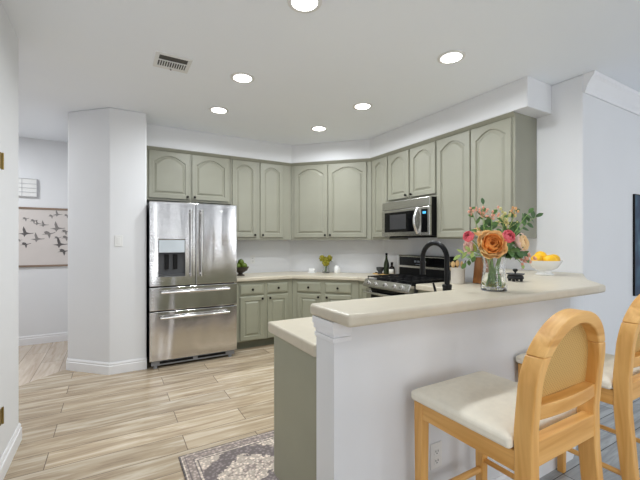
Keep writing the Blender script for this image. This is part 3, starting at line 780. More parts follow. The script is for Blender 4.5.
t = thing('ceiling_vent', 'white square air vent grille in the ceiling', 'vent', (0.395, 2.925, HZ), PI)
t.scale = (0.9, 0.9, 0.9)
bm = nb()
for a in ((-0.14, -0.135, 0.14, -0.095), (-0.14, 0.105, 0.14, 0.135), (-0.14, -0.095, -0.11, 0.105), (0.11, -0.095, 0.14, 0.105)):
    box(bm, a[0], a[1], -0.010, a[2], a[3], -0.0005)
obj('frame', bm, M['plastic'], t, smooth=False, bevel=0.002)
bm = nb(); box(bm, -0.11, -0.095, -0.003, 0.11, 0.105, -0.0006); obj('backing', bm, M['ventdark'], t, smooth=False)
for k in range(11):
    bm = nb(); box(bm, -0.0025, -0.045, -0.006, 0.0035, 0.045, 0.0, Matrix.Rotation(rad(25), 4, 'Y'))
    obj('slat', bm, M['plastic'], t, (-0.095 + k * 0.019, -0.045, -0.0035), smooth=False)
bm = nb(); box(bm, -0.11, 0.008, -0.009, 0.11, 0.020, -0.001); obj('divider', bm, M['plastic'], t, smooth=False)
bm = nb(); box(bm, -0.006, -0.118, -0.020, 0.006, -0.110, -0.010); obj('damper_lever', bm, M['grey'], t, smooth=False)

# ================================================================== WALL ITEMS
def outlet(loc, rotz, label, kind='outlet', z=None):
    nm = 'wall_outlet' if kind == 'outlet' else 'light_switch'
    t = thing(nm, label, 'outlet' if kind == 'outlet' else 'switch', loc, rotz)
    bm = nb(); box(bm, -0.036, -0.006, -0.058, 0.036, -0.0005, 0.058); obj('cover_plate', bm, M['plastic'], t, smooth=False, bevel=0.003)
    if kind == 'outlet':
        for z in (-0.021, 0.021):
            bm = nb(); box(bm, -0.017, -0.0085, z - 0.014, 0.017, -0.0055, z + 0.014); s = obj('socket', bm, M['plastic'], t, smooth=False, bevel=0.003)
            bm = nb()
            box(bm, -0.0085, -0.0092, z - 0.003, -0.0055, -0.0083, z + 0.006); box(bm, 0.0055, -0.0092, z - 0.003, 0.0085, -0.0083, z + 0.006)
            box(bm, -0.0025, -0.0092, z - 0.011, 0.0025, -0.0083, z - 0.006)
            obj('slots', bm, M['darkgrey'], s, smooth=False)
    else:
        bm = nb(); box(bm, -0.016, -0.0095, -0.033, 0.016, -0.0055, 0.033); obj('rocker', bm, M['plastic'], t, smooth=False, bevel=0.003)
    return t
outlet((1.736, 4.94, 1.09), 0, 'white wall outlet on the back wall right of the refrigerator')
outlet((1.269, 1.150, 0.365), 0, 'white outlet on the bar half wall behind the nearest stool legs')
outlet((0.055, 4.207, 1.35), 0, 'white rocker light switch on the wing wall left of the refrigerator', 'switch')

for z in (1.79, 0.352):
    bm = nb(); box(bm, -0.5435, 2.623, z - 0.045, -0.5405, 2.655, z + 0.045); h = obj('door_hinge', bm, M['brass'], WALL_LEFT, smooth=False, bevel=0.001)
    bm = nb(); cyl(bm, (-0.538, 2.659, z - 0.047), (-0.538, 2.659, z + 0.047), 0.0055, 10); obj('hinge_knuckle', bm, M['brass'], h)

# chime box in the hall
t = thing('door_chime', 'white louvred chime box high on the hall wall', 'door chime', (-1.06, 5.96, 1.93))
M['palegrey'] = mat('pale_grey_plastic', rgb(196, 197, 199), 0.45)
bm = nb(); box(bm, 0, -0.026, 0, 0.20, -0.0005, 0.235); obj('housing', bm, M['plastic'], t, smooth=False, bevel=0.006)
bm = nb(); box(bm, -0.006, -0.033, 0.0, 0.0, -0.001, 0.235); box(bm, 0.20, -0.033, 0.0, 0.206, -0.001, 0.235)
for z in (0.0, 0.229): box(bm, 0.0, -0.033, z, 0.20, -0.025, z + 0.006)
obj('rim', bm, M['palegrey'], t, smooth=False)
for k in range(3):
    bm = nb(); box(bm, 0.0, -0.031, 0.055 + k * 0.055, 0.20, -0.025, 0.060 + k * 0.055); obj('rib', bm, M['palegrey'], t, smooth=False)
bm = nb(); box(bm, 0.045, -0.031, 0.004, 0.05, -0.025, 0.228); obj('divider', bm, M['palegrey'], t, smooth=False)

# bird scroll
t = thing('bird_picture', 'hanging canvas print of grey birds in flight on the hall wall', 'picture', (-1.075, 5.952, 1.0))
bm = nb(); box(bm, 0, -0.004, 0.03, 0.58, 0.0, 0.775); cv = obj('canvas', bm, M['canvas'], t, smooth=False)
for z in (0.012, 0.768):
    bm = nb(); box(bm, -0.006, -0.014, z, 0.586, 0.006, z + 0.026); obj('rod', bm, M['rod'], t, smooth=False, bevel=0.004)
BIRD = [(-1.0, 0.0), (-0.55, 0.06), (-0.30, 0.10), (-0.42, 0.50), (-0.30, 0.92), (-0.10, 0.60), (0.08, 0.20), (0.28, 0.14), (0.62, 0.09), (0.98, 0.13),
        (0.99, 0.06), (0.62, 0.0), (0.25, -0.04), (0.02, -0.12), (-0.20, -0.40), (-0.32, -0.14), (-0.60, -0.05)]
BIRD2 = [(-0.9, -0.12), (-0.45, 0.0), (-0.60, 0.22), (-0.25, 0.34), (0.10, 0.22), (0.22, 0.08), (0.55, 0.10), (0.95, 0.22), (0.96, 0.14), (0.55, 0.0),
         (0.30, -0.08), (0.26, -0.38), (0.12, -0.62), (-0.02, -0.30), (-0.10, -0.12), (-0.45, -0.10)]
birds = [(65, 120, 20, 1, 0), (115, 132, 22, 1, 0), (140, 150, 20, 0, 0), (180, 158, 24, 0, 0), (228, 98, 20, 1, 0), (268, 88, 24, 0, 0), (328, 92, 20, 1, 0),
         (68, 215, 36, 0, 1), (140, 250, 34, 0, 0), (208, 213, 36, 1, 0), (268, 180, 38, 0, 0), (318, 198, 28, 1, 0), (265, 240, 22, 1, 0), (322, 238, 28, 1, 0),
         (285, 285, 38, 0, 1), (305, 328, 34, 1, 1), (65, 282, 28, 1, 1), (30, 256, 14, 1, 0)]
for kx, ky, s, kind, dark in birds:
    bm = nb(); q = 0.00168
    prism_axis(bm, [(x * s * q * 1.3, z * s * q * 1.75) for x, z in (BIRD2 if kind else BIRD)], -0.0055, -0.0035, 'y')
    obj('printed_bird', bm, M['bird_dark' if dark else 'bird'], cv, (0.02 + (kx - 20) * q, 0, 0.775 - (ky - 55) * 0.00205), smooth=False)

# painting on the right wall
t = thing('framed_painting', 'dark blue abstract painting on the right wall at the photo edge', 'painting', (4.245, 1.459, 0.829))
bm = nb(); box(bm, 0.006, -0.013, 0.006, 0.744, -0.001, 0.953); obj('canvas', bm, M['painting'], t, smooth=False)
bm = nb()
for a in ((0, 0, 0.752, 0.008), (0, 0.951, 0.752, 0.959), (0, 0.008, 0.008, 0.951), (0.744, 0.008, 0.752, 0.951)): box(bm, a[0], -0.016, a[1], a[2], -0.0005, a[3])
obj('frame', bm, M['blackplastic'], t, smooth=False)

# ================================================================== RUG
rx0, rx1, ry0, ry1 = 0.352, 2.25, 1.700, 2.358
bm = nb(); box(bm, -(rx1 - rx0) / 2, -(ry1 - ry0) / 2, 0.0005, (rx1 - rx0) / 2, (ry1 - ry0) / 2, 0.009)
tag(obj('runner_rug', bm, rug_mat((rx1 - rx0) / 2, (ry1 - ry0) / 2), loc=((rx0 + rx1) / 2, (ry0 + ry1) / 2, 0), smooth=False, bevel=0.003),
    'faded grey patterned runner rug on the plank floor beside the peninsula', 'rug')

# ================================================================== BAR STOOLS
def make_stool(label):
    t = thing('bar_stool', label, 'bar stool', (0, 0, 0), 0, 'wooden bar stools at the bar')
    HW = 0.210
    ZS, BO, BI = 0.900, 0.215, 0.176          # where the bend starts, outer and inner rise
    def xo_(z): return HW * math.sqrt(max(0.0, 1 - ((z - ZS) / BO) ** 2)) if z > ZS else HW
    def xi_(z): return (HW - WD) * math.sqrt(max(0.0, 1 - ((z - ZS) / BI) ** 2)) if z > ZS else HW - WD
    def yb(z):     # back edge of the rear legs
        P = [(0, -0.335), (0.35, -0.288), (0.62, -0.266), (0.76, -0.264), (0.90, -0.276), (1.0, -0.290), (1.13, -0.312)]
        for (a, ya), (b, yb_) in zip(P, P[1:]):
            if z <= b: 
                u = (z - a) / (b - a); return ya + (yb_ - ya) * u
        return P[-1][1]
    TH, WD = 0.056, 0.040
    zs = [0, 0.2, 0.35, 0.5, 0.62, 0.69, 0.76, 0.83, 0.90, 0.92, 0.945, 0.965, 0.980, 0.99]
    for s in (-1, 1):
        bm = nb(); rings = []
        for z in zs:
            x0, x1 = s * xo_(z), s * xi_(z)
            th = TH if z > 0.5 else 0.042 + 0.014 * z / 0.5
            y0 = yb(z)
            rings.append([bm.verts.new(p) for p in ((x0, y0, z), (x1, y0, z), (x1, y0 + th, z), (x0, y0 + th, z))])
        for a, b in zip(rings, rings[1:]):
            for i in range(4): bm.faces.new((a[i], a[(i + 1) % 4], b[(i + 1) % 4], b[i]))
        bm.faces.new(rings[0][::-1]); bm.faces.new(rings[-1])
        obj('leg', bm, M['stool'], t, bevel=0.004)
    for s in (-1, 1):
        bm = nb(); xo = s * 0.211; xi = s * 0.168
        a = [bm.verts.new(p) for p in ((s * 0.205, 0.172, 0), (s * 0.172, 0.172, 0), (s * 0.172, 0.206, 0), (s * 0.205, 0.206, 0))]
        b = [bm.verts.new(p) for p in ((xo, 0.166, 0.690), (xi, 0.166, 0.690), (xi, 0.209, 0.690), (xo, 0.209, 0.690))]
        for i in range(4): bm.faces.new((a[i], a[(i + 1) % 4], b[(i + 1) % 4], b[i]))
        bm.faces.new(a[::-1]); bm.faces.new(b)
        obj('leg', bm, M['stool'], t, bevel=0.004)
    # bent arch on top of the rear legs
    bm = nb(); rings = []
    n = 26; ao = math.asin((0.9905 - ZS) / BO); ai = math.asin((0.9905 - ZS) / BI)
    for i in range(n + 1):
        to = PI - ao - (PI - 2 * ao) * i / n; ti = PI - ai - (PI - 2 * ai) * i / n
        xo, zo = HW * math.cos(to), ZS + BO * math.sin(to)
        xi, zi = (HW - WD) * math.cos(ti), ZS + BI * math.sin(ti)
        rings.append([bm.verts.new(p) for p in ((xo, yb(zo), zo), (xi, yb(zi), zi), (xi, yb(zi) + TH, zi), (xo, yb(zo) + TH, zo))])
    for a, b in zip(rings, rings[1:]):
        for i in range(4): bm.faces.new((a[i], a[(i + 1) % 4], b[(i + 1) % 4], b[i]))
    bm.faces.new(rings[0][::-1]); bm.faces.new(rings[-1])
    obj('back_arch', bm, M['stool_x'], t, bevel=0.004)
    # woven panel
    bm = nb(); A, B = [], []
    pts = [(-(HW - WD) - 0.004, 0.825), ((HW - WD) + 0.004, 0.825)]
    for i in range(n + 1):
        th = PI * i / n
        pts.append(((HW - WD + 0.004) * math.cos(th), ZS + (BI + 0.004) * math.sin(th)))
    for x, z in pts:
        y = yb(z) + 0.036
        A.append(bm.verts.new((x, y, z))); B.append(bm.verts.new((x, y + 0.008, z)))
    bm.faces.new(A); bm.faces.new(B[::-1])
    for i in range(len(A)):
        j = (i + 1) % len(A); bm.faces.new((A[i], A[j], B[j], B[i]))
    obj('cane_panel', bm, M['cane'], t, smooth=False)
    # bowed lower back rail
    bm = nb(); rings = []
    for i in range(13):
        u = -1 + 2 * i / 12; x = u * (HW - WD + 0.002); bow = 0.012 * (1 - u * u)
        y0 = yb(0.81) + 0.004 - bow
        rings.append([bm.verts.new(p) for p in ((x, y0, 0.798), (x, y0, 0.842), (x, y0 + 0.040, 0.842), (x, y0 + 0.040, 0.798))])
    for a, b in zip(rings, rings[1:]):
        for i in range(4): bm.faces.new((a[i], a[(i + 1) % 4], b[(i + 1) % 4], b[i]))
    bm.faces.new(rings[0][::-1]); bm.faces.new(rings[-1])
    obj('back_rail', bm, M['stool_x'], t, bevel=0.003)
    # seat rails
    for s in (-1, 1):
        bm = nb(); box(bm, s * 0.207, -0.215, 0.628, s * 0.180, 0.168, 0.692); obj('seat_rail', bm, M['stool_y'], t, smooth=False, bevel=0.003)
    bm = nb(); box(bm, -0.17, 0.176, 0.628, 0.17, 0.203, 0.692); obj('seat_rail', bm, M['stool_x'], t, smooth=False, bevel=0.003)
    bm = nb(); box(bm, -0.174, -0.262, 0.658, 0.174, -0.226, 0.735); obj('seat_rail', bm, M['stool_x'], t, smooth=False, bevel=0.003)
    # cushion
    bm = nb(); nx, ny = 14, 14; x0, x1, y0, y1 = -0.226, 0.226, -0.206, 0.215
    def pt(u, v, top):
        r = 0.035
        x = x0 + (x1 - x0) * u; y = y0 + (y1 - y0) * v
        # narrow at the very back so that it sits between the rear legs
        if v < 0.10: x *= 1.0
        e = min(u, 1 - u, v, 1 - v)
        z = 0.732 + 0.016 * min(1.0, (e / 0.16)) ** 0.5 if top else 0.694
        return (x, y, z)
    T = [[bm.verts.new(pt(i / nx, j / ny, True)) for j in range(ny + 1)] for i in range(nx + 1)]
    Bt = [[bm.verts.new(pt(i / nx, j / ny, False)) for j in range(ny + 1)] for i in range(nx + 1)]
    for i in range(nx):
        for j in range(ny):
            bm.faces.new((T[i][j], T[i + 1][j], T[i + 1][j + 1], T[i][j + 1])); bm.faces.new((Bt[i][j], Bt[i][j + 1], Bt[i + 1][j + 1], Bt[i + 1][j]))
    for i in range(nx):
        bm.faces.new((T[i][0], Bt[i][0], Bt[i + 1][0], T[i + 1][0])); bm.faces.new((T[i + 1][ny], Bt[i + 1][ny], Bt[i][ny], T[i][ny]))
    for j in range(ny):
        bm.faces.new((T[0][j + 1], Bt[0][j + 1], Bt[0][j], T[0][j])); bm.faces.new((T[nx][j], Bt[nx][j], Bt[nx][j + 1], T[nx][j + 1]))
    obj('seat_cushion', bm, M['linen'], t, bevel=0.012, seg=3, angle=60)
    # stretchers
    for s in (-1, 1):
        bm = nb(); cyl(bm, (s * 0.189, 0.180, 0.345), (s * 0.193, yb(0.345) + 0.025, 0.345), 0.011, 12); obj('stretcher', bm, M['stool_y'], t)
    bm = nb(); cyl(bm, (-0.188, 0.188, 0.300), (0.188, 0.188, 0.300), 0.014, 12); obj('footrest', bm, M['stool_x'], t)
    bm = nb(); cyl(bm, (-0.19, yb(0.30) + 0.025, 0.300), (0.19, yb(0.30) + 0.025, 0.300), 0.011, 12); obj('stretcher', bm, M['stool_x'], t)
    return t
s1 = make_stool('nearest bar stool, its whole round cane back in view')
s1.location = (1.270, 0.864, 0)
copy_tree(s1, (2.072, 0.918, 0), 0, 'second bar stool, cut by the right edge of the photo')

# ================================================================== FAUCET
t = thing('kitchen_faucet', 'tall black gooseneck faucet on the lower counter behind the bar', 'faucet', (1.632, 1.395, CTL))
bm = nb(); lathe(bm, [(0.032, 0), (0.032, 0.006), (0.025, 0.010), (0.0245, 0.166), (0.026, 0.168), (0.026, 0.182), (0.018, 0.186), (0.0, 0.186)], 24)
obj('base', bm, M['black'], t)
bm = nb(); pts = [(0, 0, 0.175), (0, 0, 0.26), (0, 0, 0.323)]
for i in range(1, 15):
    a = PI * i / 14
    pts.append((0, 0.092 - 0.092 * math.cos(a), 0.323 + 0.095 * math.sin(a)))
pts += [(0, 0.184, 0.30)]
tube(bm, pts, 0.0145, 14); obj('spout', bm, M['black'], t)
bm = nb(); cyl(bm, (0, 0.184, 0.305), (0, 0.184, 0.225), 0.0165, 16); obj('spray_head', bm, M['black'], t)
bm = nb(); cyl(bm, (-0.02, 0.012, 0.120), (-0.058, 0.03, 0.120), 0.011, 12); cyl(bm, (-0.053, 0.0286, 0.120), (-0.072, 0.036, 0.196), 0.008, 12, 0.006); obj('lever', bm, M['black'], t)

# ================================================================== COUNTER ITEMS
# crock and spoons
cx, cy = 3.085, 2.50
t = thing('utensil_crock', 'pale stoneware crock of wooden spoons right of the range', 'crock', (cx, cy, CTL))
bm = nb(); lathe(bm, [(0.0, 0), (0.064, 0), (0.069, 0.005), (0.069, 0.150), (0.072, 0.155), (0.072, 0.163), (0.063, 0.163), (0.062, 0.012), (0.0, 0.012)], 30); obj('pot', bm, M['crock'], t)
for k, (dx, dy, hx, hy, hz, desc) in enumerate(((-0.02, 0.035, -0.03, 0.085, 0.20, 'wooden spoon leaning furthest left in the stoneware crock'),
                                  (-0.02, 0.0, -0.035, 0.028, 0.195, 'wooden spoon with wide bowl left of centre in the crock'),
                                  (0.01, 0.015, -0.02, -0.012, 0.205, 'wooden spoon standing upright at the middle of the crock'),
                                  (0.02, -0.02, -0.01, -0.055, 0.20, 'wooden spoon leaning right in the crock, nearest the cutting board'))):
    s = thing('wooden_spoon', desc, 'spoon', (cx, cy, CTL), 0, 'wooden spoons in the crock')
    bm = nb(); tube(bm, [(dx * 0.5, dy * 0.3, 0.016), (hx, hy, hz - 0.03)], [0.005, 0.0055], 8); obj('handle', bm, M['spoon'], s)
    bm = nb(); bmesh.ops.create_uvsphere(bm, u_segments=14, v_segments=8, radius=1.0, matrix=Matrix.Translation((hx * 1.02, hy * 1.05, hz)) @ Matrix.Rotation(0.5 * k, 4, 'Z') @ Matrix.Diagonal((0.007, 0.021, 0.034, 1)))
    obj('spoon_bowl', bm, M['spoon'], s)
# black ladle handle leaning out of the crock
t = thing('ladle', 'dark curved ladle handle leaning out of the crock towards the bouquet', 'ladle', (cx, cy, CTL))
bm = nb(); tube(bm, bez((0.015, -0.01, 0.02), (0.0, -0.06, 0.13), (0.0, -0.095, 0.24), 8), 0.005, 8); obj('handle', bm, M['black'], t)
# cutting board
t = thing('cutting_board', 'dark walnut cutting board leaning on the wall between crock and bouquet', 'cutting board', (3.235, 2.33, CTL), 0)
bm = nb()
mx = Matrix.Rotation(rad(8), 4, 'Y')
box(bm, -0.02, -0.095, 0.002, 0.0, 0.095, 0.27, mx); obj('board', bm, M['board'], t, smooth=False, bevel=0.006)
bm = nb(); box(bm, -0.02, -0.022, 0.2705, 0.0, 0.022, 0.345, mx); obj('grip', bm, M['board'], t, smooth=False, bevel=0.006)

# tray with bottles and mortar, left of the range, against wall C
t = tag(obj('serving_board', (lambda b: (box(b, -0.08, -0.24, 0.0005, 0.08, 0.20, 0.014), b)[1])(nb()), M['boardlight'], loc=(3.18, 3.72, CT), smooth=False, bevel=0.004),
        'light wooden serving board under the bottles left of the range', 'board')
def bottle(name, x, y, z, prof, m, label, capz, capr, lab=None):
    t = thing(name, label, 'bottle', (x, y, z))
    bm = nb(); lathe(bm, prof, 22); obj('glass_body', bm, m, t)
    bm = nb(); lathe(bm, [(capr, 0), (capr, 0.03), (capr * 0.9, 0.034), (0, 0.034)], 16, (0, 0, capz)); obj('cap', bm, M['blackplastic'], t)
    if lab:
        r, z0, z1 = lab; bm = nb(); n = 14
        va = [bm.verts.new((r * math.cos(a), r * math.sin(a), z0)) for a in [PI * 0.72 + PI * 0.75 * i / n for i in range(n + 1)]]
        vb = [bm.verts.new((v.co.x, v.co.y, z1)) for v in va]
        for i in range(n): bm.faces.new((va[i], va[i + 1], vb[i + 1], vb[i]))
        obj('label', bm, M['label'], t, solid=0.0008)
bottle('oil_bottle', 3.145, 3.685, CT + 0.0142, [(0.0, 0), (0.036, 0), (0.037, 0.006), (0.037, 0.12), (0.033, 0.15), (0.016, 0.20), (0.0135, 0.225), (0.0135, 0.245), (0, 0.245)], M['oil'],
       'tall dark green oil bottle left of the range, behind the mortar', 0.246, 0.0145)
bottle('sauce_bottle', 3.125, 3.555, CT + 0.0142, [(0.0, 0), (0.036, 0), (0.037, 0.006), (0.037, 0.085), (0.030, 0.105), (0.014, 0.115), (0.013, 0.13), (0, 0.13)], M['amber'],
       'short dark bottle with white label right of the tall oil bottle', 0.131, 0.017, (0.0376, 0.018, 0.078))
t = thing('mortar', 'small dark stone mortar left of the oil bottle', 'mortar', (3.115, 3.78, CT + 0.0142))
bm = nb(); lathe(bm, [(0.0, 0), (0.034, 0), (0.034, 0.01), (0.026, 0.02), (0.046, 0.05), (0.052, 0.088), (0.045, 0.088), (0.038, 0.05), (0.0, 0.035)], 24); obj('cup', bm, M['stone'], t)
t = thing('measuring_spoon', 'small dark spoon lying on the left end of the serving board', 'spoon', (3.13, 3.86, CT + 0.0145))
bm = nb(); bmesh.ops.create_uvsphere(bm, u_segments=12, v_segments=8, radius=1.0, matrix=Matrix.Translation((0, 0.02, 0.009)) @ Matrix.Diagonal((0.016, 0.02, 0.008, 1))); obj('scoop', bm, M['bronze'], t)
bm = nb(); tube(bm, [(0, 0.0, 0.008), (0.01, -0.03, 0.007)], 0.004, 8); obj('handle', bm, M['bronze'], t)

# diagonal counter: flower vase, white jar, small white dish
def leaf_patch(bm, base, direction, length, width, up=Vector((0, 0, 1)), curl=0.2, n=5):
    d = Vector(direction).normalized(); side = d.cross(up)
    if side.length < 1e-3: side = d.cross(Vector((1, 0, 0)))
    side.normalize(); nrm = side.cross(d).normalized()
    rows = []
    for i in range(n + 1):
        t_ = i / n; wdt = width * math.sin(PI * min(0.97, t_ * 0.94 + 0.04)) ** 0.8
        c = Vector(base) + d * (length * t_) - nrm * (curl * length * t_ * t_)
        rows.append([bm.verts.new(c - side * wdt + nrm * 0.12 * wdt), bm.verts.new(c), bm.verts.new(c + side * wdt + nrm * 0.12 * wdt)])
    for a, b in zip(rows, rows[1:]):
        for k in range(2): bm.faces.new((a[k], a[k + 1], b[k + 1], b[k]))
vx, vy = 2.640, 4.405
t = thing('flower_vase', 'small clear glass vase on the corner counter', 'vase', (vx, vy, CT))
bm = nb(); lathe(bm, [(0.0, 0.0), (0.048, 0), (0.052, 0.006), (0.044, 0.045), (0.038, 0.075), (0.044, 0.098), (0.041, 0.098), (0.035, 0.075), (0.041, 0.045), (0.045, 0.012), (0.0, 0.012)], 26); obj('vessel', bm, M['glass'], t)
lab3 = ('upper left yellow-green bloom in the corner vase', 'upper right yellow-green bloom in the corner vase', 'lower middle green bloom in the corner vase', 'rearmost yellow bloom in the corner vase')
Rv = Vector((0.866, -0.5, 0)); Fv = Vector((0.5, 0.866, 0))
for k, (dx, dy, z, r) in enumerate(((-0.055, 0.0, 0.212, 0.045), (0.05, 0.0, 0.205, 0.045), (-0.002, -0.03, 0.155, 0.056), (0.0, 0.04, 0.19, 0.045))):
    s = thing('hydrangea_bloom', lab3[k], 'flower', (vx, vy, CT), 0, 'yellow-green blooms in the corner vase')
    c = Rv * dx + Fv * dy + Vector((0, 0, z))
    bm = nb(); rnd = random.Random(k)
    for i in range(60):
        d = Vector((rnd.gauss(0, 1), rnd.gauss(0, 1), rnd.gauss(0, 1))).normalized()
        p = c + d * r * rnd.uniform(0.6, 0.95)
        bmesh.ops.create_icosphere(bm, subdivisions=1, radius=r * rnd.uniform(0.2, 0.32), matrix=Matrix.Translation(p))
    obj('florets', bm, M['hydrangea'], s)
    bm = nb(); tube(bm, bez((dx * 0.2, dy * 0.2, 0.016), (0, 0, 0.1), c, 6), 0.0035, 6); obj('stem', bm, M['stem'], s)
    bm = nb()
    for i in range(3):
        a = 2.1 * i + k; leaf_patch(bm, c - Vector((0, 0, r * 0.7)), (math.cos(a), math.sin(a), -0.1), 0.05, 0.016)
    obj('leaves', bm, M['leafdark'], s, recalc=False)
t = thing('white_jar', 'small rounded white ceramic jar right of the corner vase', 'jar', (2.765, 4.305, CT))
bm = nb(); lathe(bm, [(0.0, 0), (0.044, 0), (0.050, 0.008), (0.052, 0.05), (0.044, 0.085), (0.022, 0.108), (0.0, 0.112)], 26); obj('body', bm, M['white'], t)
t = thing('butter_dish', 'small white lidded dish left of the corner vase', 'dish', (2.465, 4.50, CT), rad(-45))
bm = nb(); box(bm, -0.055, -0.035, 0.0005, 0.055, 0.035, 0.012); obj('base', bm, M['white'], t, smooth=False, bevel=0.004)
bm = nb(); box(bm, -0.045, -0.028, 0.0122, 0.045, 0.028, 0.06); obj('lid', bm, M['white'], t, smooth=False, bevel=0.010, seg=3)

# dark bowl of green fruit beside the refrigerator
t = thing('pedestal_bowl', 'dark footed bowl of green fruit beside the refrigerator', 'bowl', (1.452, 4.60, CT))
bm = nb(); lathe(bm, [(0.0, 0), (0.055, 0), (0.055, 0.008), (0.028, 0.02), (0.030, 0.036), (0.085, 0.065), (0.112, 0.115), (0.104, 0.115), (0.078, 0.072), (0.0, 0.05)], 30); obj('bowl', bm, M['darkbowl'], t)
for k, (dx, dy, z, r, lb) in enumerate(((-0.045, -0.02, 0.125, 0.042, 'green fruit on the left of the dark bowl, nearest the refrigerator'), (0.035, -0.03, 0.128, 0.045, 'green fruit on the right front of the dark bowl'),
                                        (0.0, 0.045, 0.125, 0.04, 'green fruit at the back of the dark bowl'), (0.005, -0.002, 0.178, 0.04, 'topmost green fruit in the dark bowl'))):
    s = thing('green_fruit', lb, 'fruit', (1.452 + dx, 4.60 + dy, CT + z), 0, 'green fruit in the dark bowl')
    bm = nb(); sphere(bm, (0, 0, 0), r, 0.95)
    obj('flesh', bm, M['artichoke'], s)
    bm = nb(); cyl(bm, (0, 0, r * 0.9), (0.004, 0, r * 1.15), 0.003, 6); obj('stalk', bm, M['darkbowl'], s)

# bar: white bowl of lemons
bx, by = 2.905, 1.545
t = thing('fruit_bowl', 'white footed bowl of lemons at the wall end of the bar', 'bowl', (bx, by, BT))
bm = nb(); lathe(bm, [(0.0, 0), (0.062, 0), (0.064, 0.006), (0.048, 0.016), (0.046, 0.036), (0.085, 0.055), (0.118, 0.105), (0.122, 0.112), (0.116, 0.112), (0.080, 0.062), (0.0, 0.046)], 36); obj('bowl', bm, M['white'], t)
lem = ((-0.068, -0.012, 0.118, 0.3, 'leftmost lemon in the white bowl'), (0.0, 0.048, 0.142, 1.2, 'topmost lemon heaped at the back of the white bowl'),
       (0.006, -0.058, 0.116, 2.0, 'front middle lemon in the white bowl'), (0.068, -0.005, 0.120, 2.8, 'rightmost lemon in the white bowl'))
proto = None
for dx, dz_, z, a, lb in lem:
    p = Vector((bx, by, BT)) + Rv * dx + Fv * dz_ + Vector((0, 0, z))
    if proto is None:
        proto = thing('lemon', lb, 'lemon', p, a, 'lemons in the white bowl')
        bm = nb(); prof = [(0.0, -0.052), (0.008, -0.049), (0.014, -0.043), (0.032, -0.029), (0.040, -0.009), (0.040, 0.009), (0.032, 0.029), (0.014, 0.043), (0.008, 0.049), (0.0, 0.052)]
        lathe(bm, prof, 18); obj('rind', bm, M['lemon'], proto, (0, 0, 0), (0, rad(80), 0), angle=80)
    else:
        copy_tree(proto, p, a, lb)
# small black footed caddy
t = thing('trinket_stand', 'small black footed metal stand with finial on the bar right of the vase', 'stand', (2.262, 1.385, BT), rad(-30))
bm = nb(); lathe(bm, [(0.0, 0.0), (0.046, 0.0), (0.050, 0.008), (0.044, 0.024), (0.0, 0.024)], 24, (0, 0, 0.014)); obj('body', bm, M['iron'], t)
bm = nb(); lathe(bm, [(0.03, 0.0385), (0.052, 0.044), (0.054, 0.050), (0.046, 0.048), (0.0, 0.047)], 24); obj('rim_plate', bm, M['darkgrey'], t)
bm = nb(); lathe(bm, [(0.005, 0.0475), (0.005, 0.058), (0.014, 0.066), (0.016, 0.074), (0.010, 0.080), (0.0, 0.081)], 16); obj('finial', bm, M['iron'], t)
for k in range(4):
    a = PI / 4 + PI / 2 * k; bm = nb(); cyl(bm, (0.036 * math.cos(a), 0.036 * math.sin(a), 0), (0.034 * math.cos(a), 0.034 * math.sin(a), 0.016), 0.009, 10); obj('foot', bm, M['iron'], t)

# ================================================================== BOUQUET
VX, VY = 1.715, 1.165
VB = Vector((VX, VY, BT))
t = thing('bouquet_vase', 'clear waisted glass vase of roses on the bar', 'vase', (VX, VY, BT))
bm = nb(); lathe(bm, [(0.0, 0.0005), (0.058, 0.0005), (0.063, 0.006), (0.062, 0.04), (0.054, 0.09), (0.051, 0.125), (0.056, 0.165), (0.064, 0.195), (0.0615, 0.195), (0.0535, 0.165), (0.0485, 0.125), (0.0515, 0.09), (0.0590, 0.04), (0.0590, 0.014), (0.0, 0.012)], 36)
obj('vessel', bm, M['glass'], t)
bm = nb(); lathe(bm, [(0.0, 0.0135), (0.0575, 0.0145), (0.0580, 0.04), (0.0508, 0.09), (0.0, 0.09)], 36); obj('water', bm, M['water'], t)
S_ = 0.0052
def bq(px, py, dy=0.0):
    return VB + Rv * ((px - 492) * S_) + Fv * dy + Vector((0, 0, 1.327 - BT + (243 - py) * S_))
rs = random.Random(11)
def stem_pts(head, k):
    a = k * 2.4; foot = VB + Vector((0.035 * math.cos(a), 0.035 * math.sin(a), 0.022))
    neck = VB + Vector((-0.028 * math.cos(a), -0.028 * math.sin(a), 0.16))
    h = Vector(head); q = VB + (h - VB) * 0.15; nd = Vector((h.x - VB.x, h.y - VB.y, 0)); 
    nd = nd.normalized() * min(0.034, nd.length) if nd.length > 1e-4 else nd
    neck = VB + nd + Vector((0, 0, 0.172))
    mid = VB + nd * 0.3 + Vector((0, 0, 0.10))
    up = neck + (h - neck) * 0.5 + Vector((0, 0, 0.01))
    return [foot, mid, neck, up, h]
def petal(bm, mx, wd, ht, cup, curl, n=5, ruffle=0.0, rnd=None):
    rows = []
    ph = rnd.uniform(0, 6) if rnd else 0
    for i in range(n + 1):
        t_ = i / n; prof = math.sin(PI * (0.10 + 0.62 * t_)) ** 0.9
        if t_ > 0.8: prof *= 1 - 1.1 * (t_ - 0.8)
        row = []
        for j in range(n + 1):
            s = -1 + 2 * j / n
            x = wd * s * prof
            y = -cup * (1 - s * s) * math.sin(PI * min(1, t_ * 0.8 + 0.1)) + curl * t_ ** 3 + ruffle * math.sin(ph + s * 5) * t_ * t_
            z = ht * t_ * (1 - 0.10 * s * s)
            row.append(bm.verts.new(mx @ Vector((x, -y, z))))
        rows.append(row)
    for a, b in zip(rows, rows[1:]):
        for j in range(n): bm.faces.new((a[j], a[j + 1], b[j + 1], b[j]))
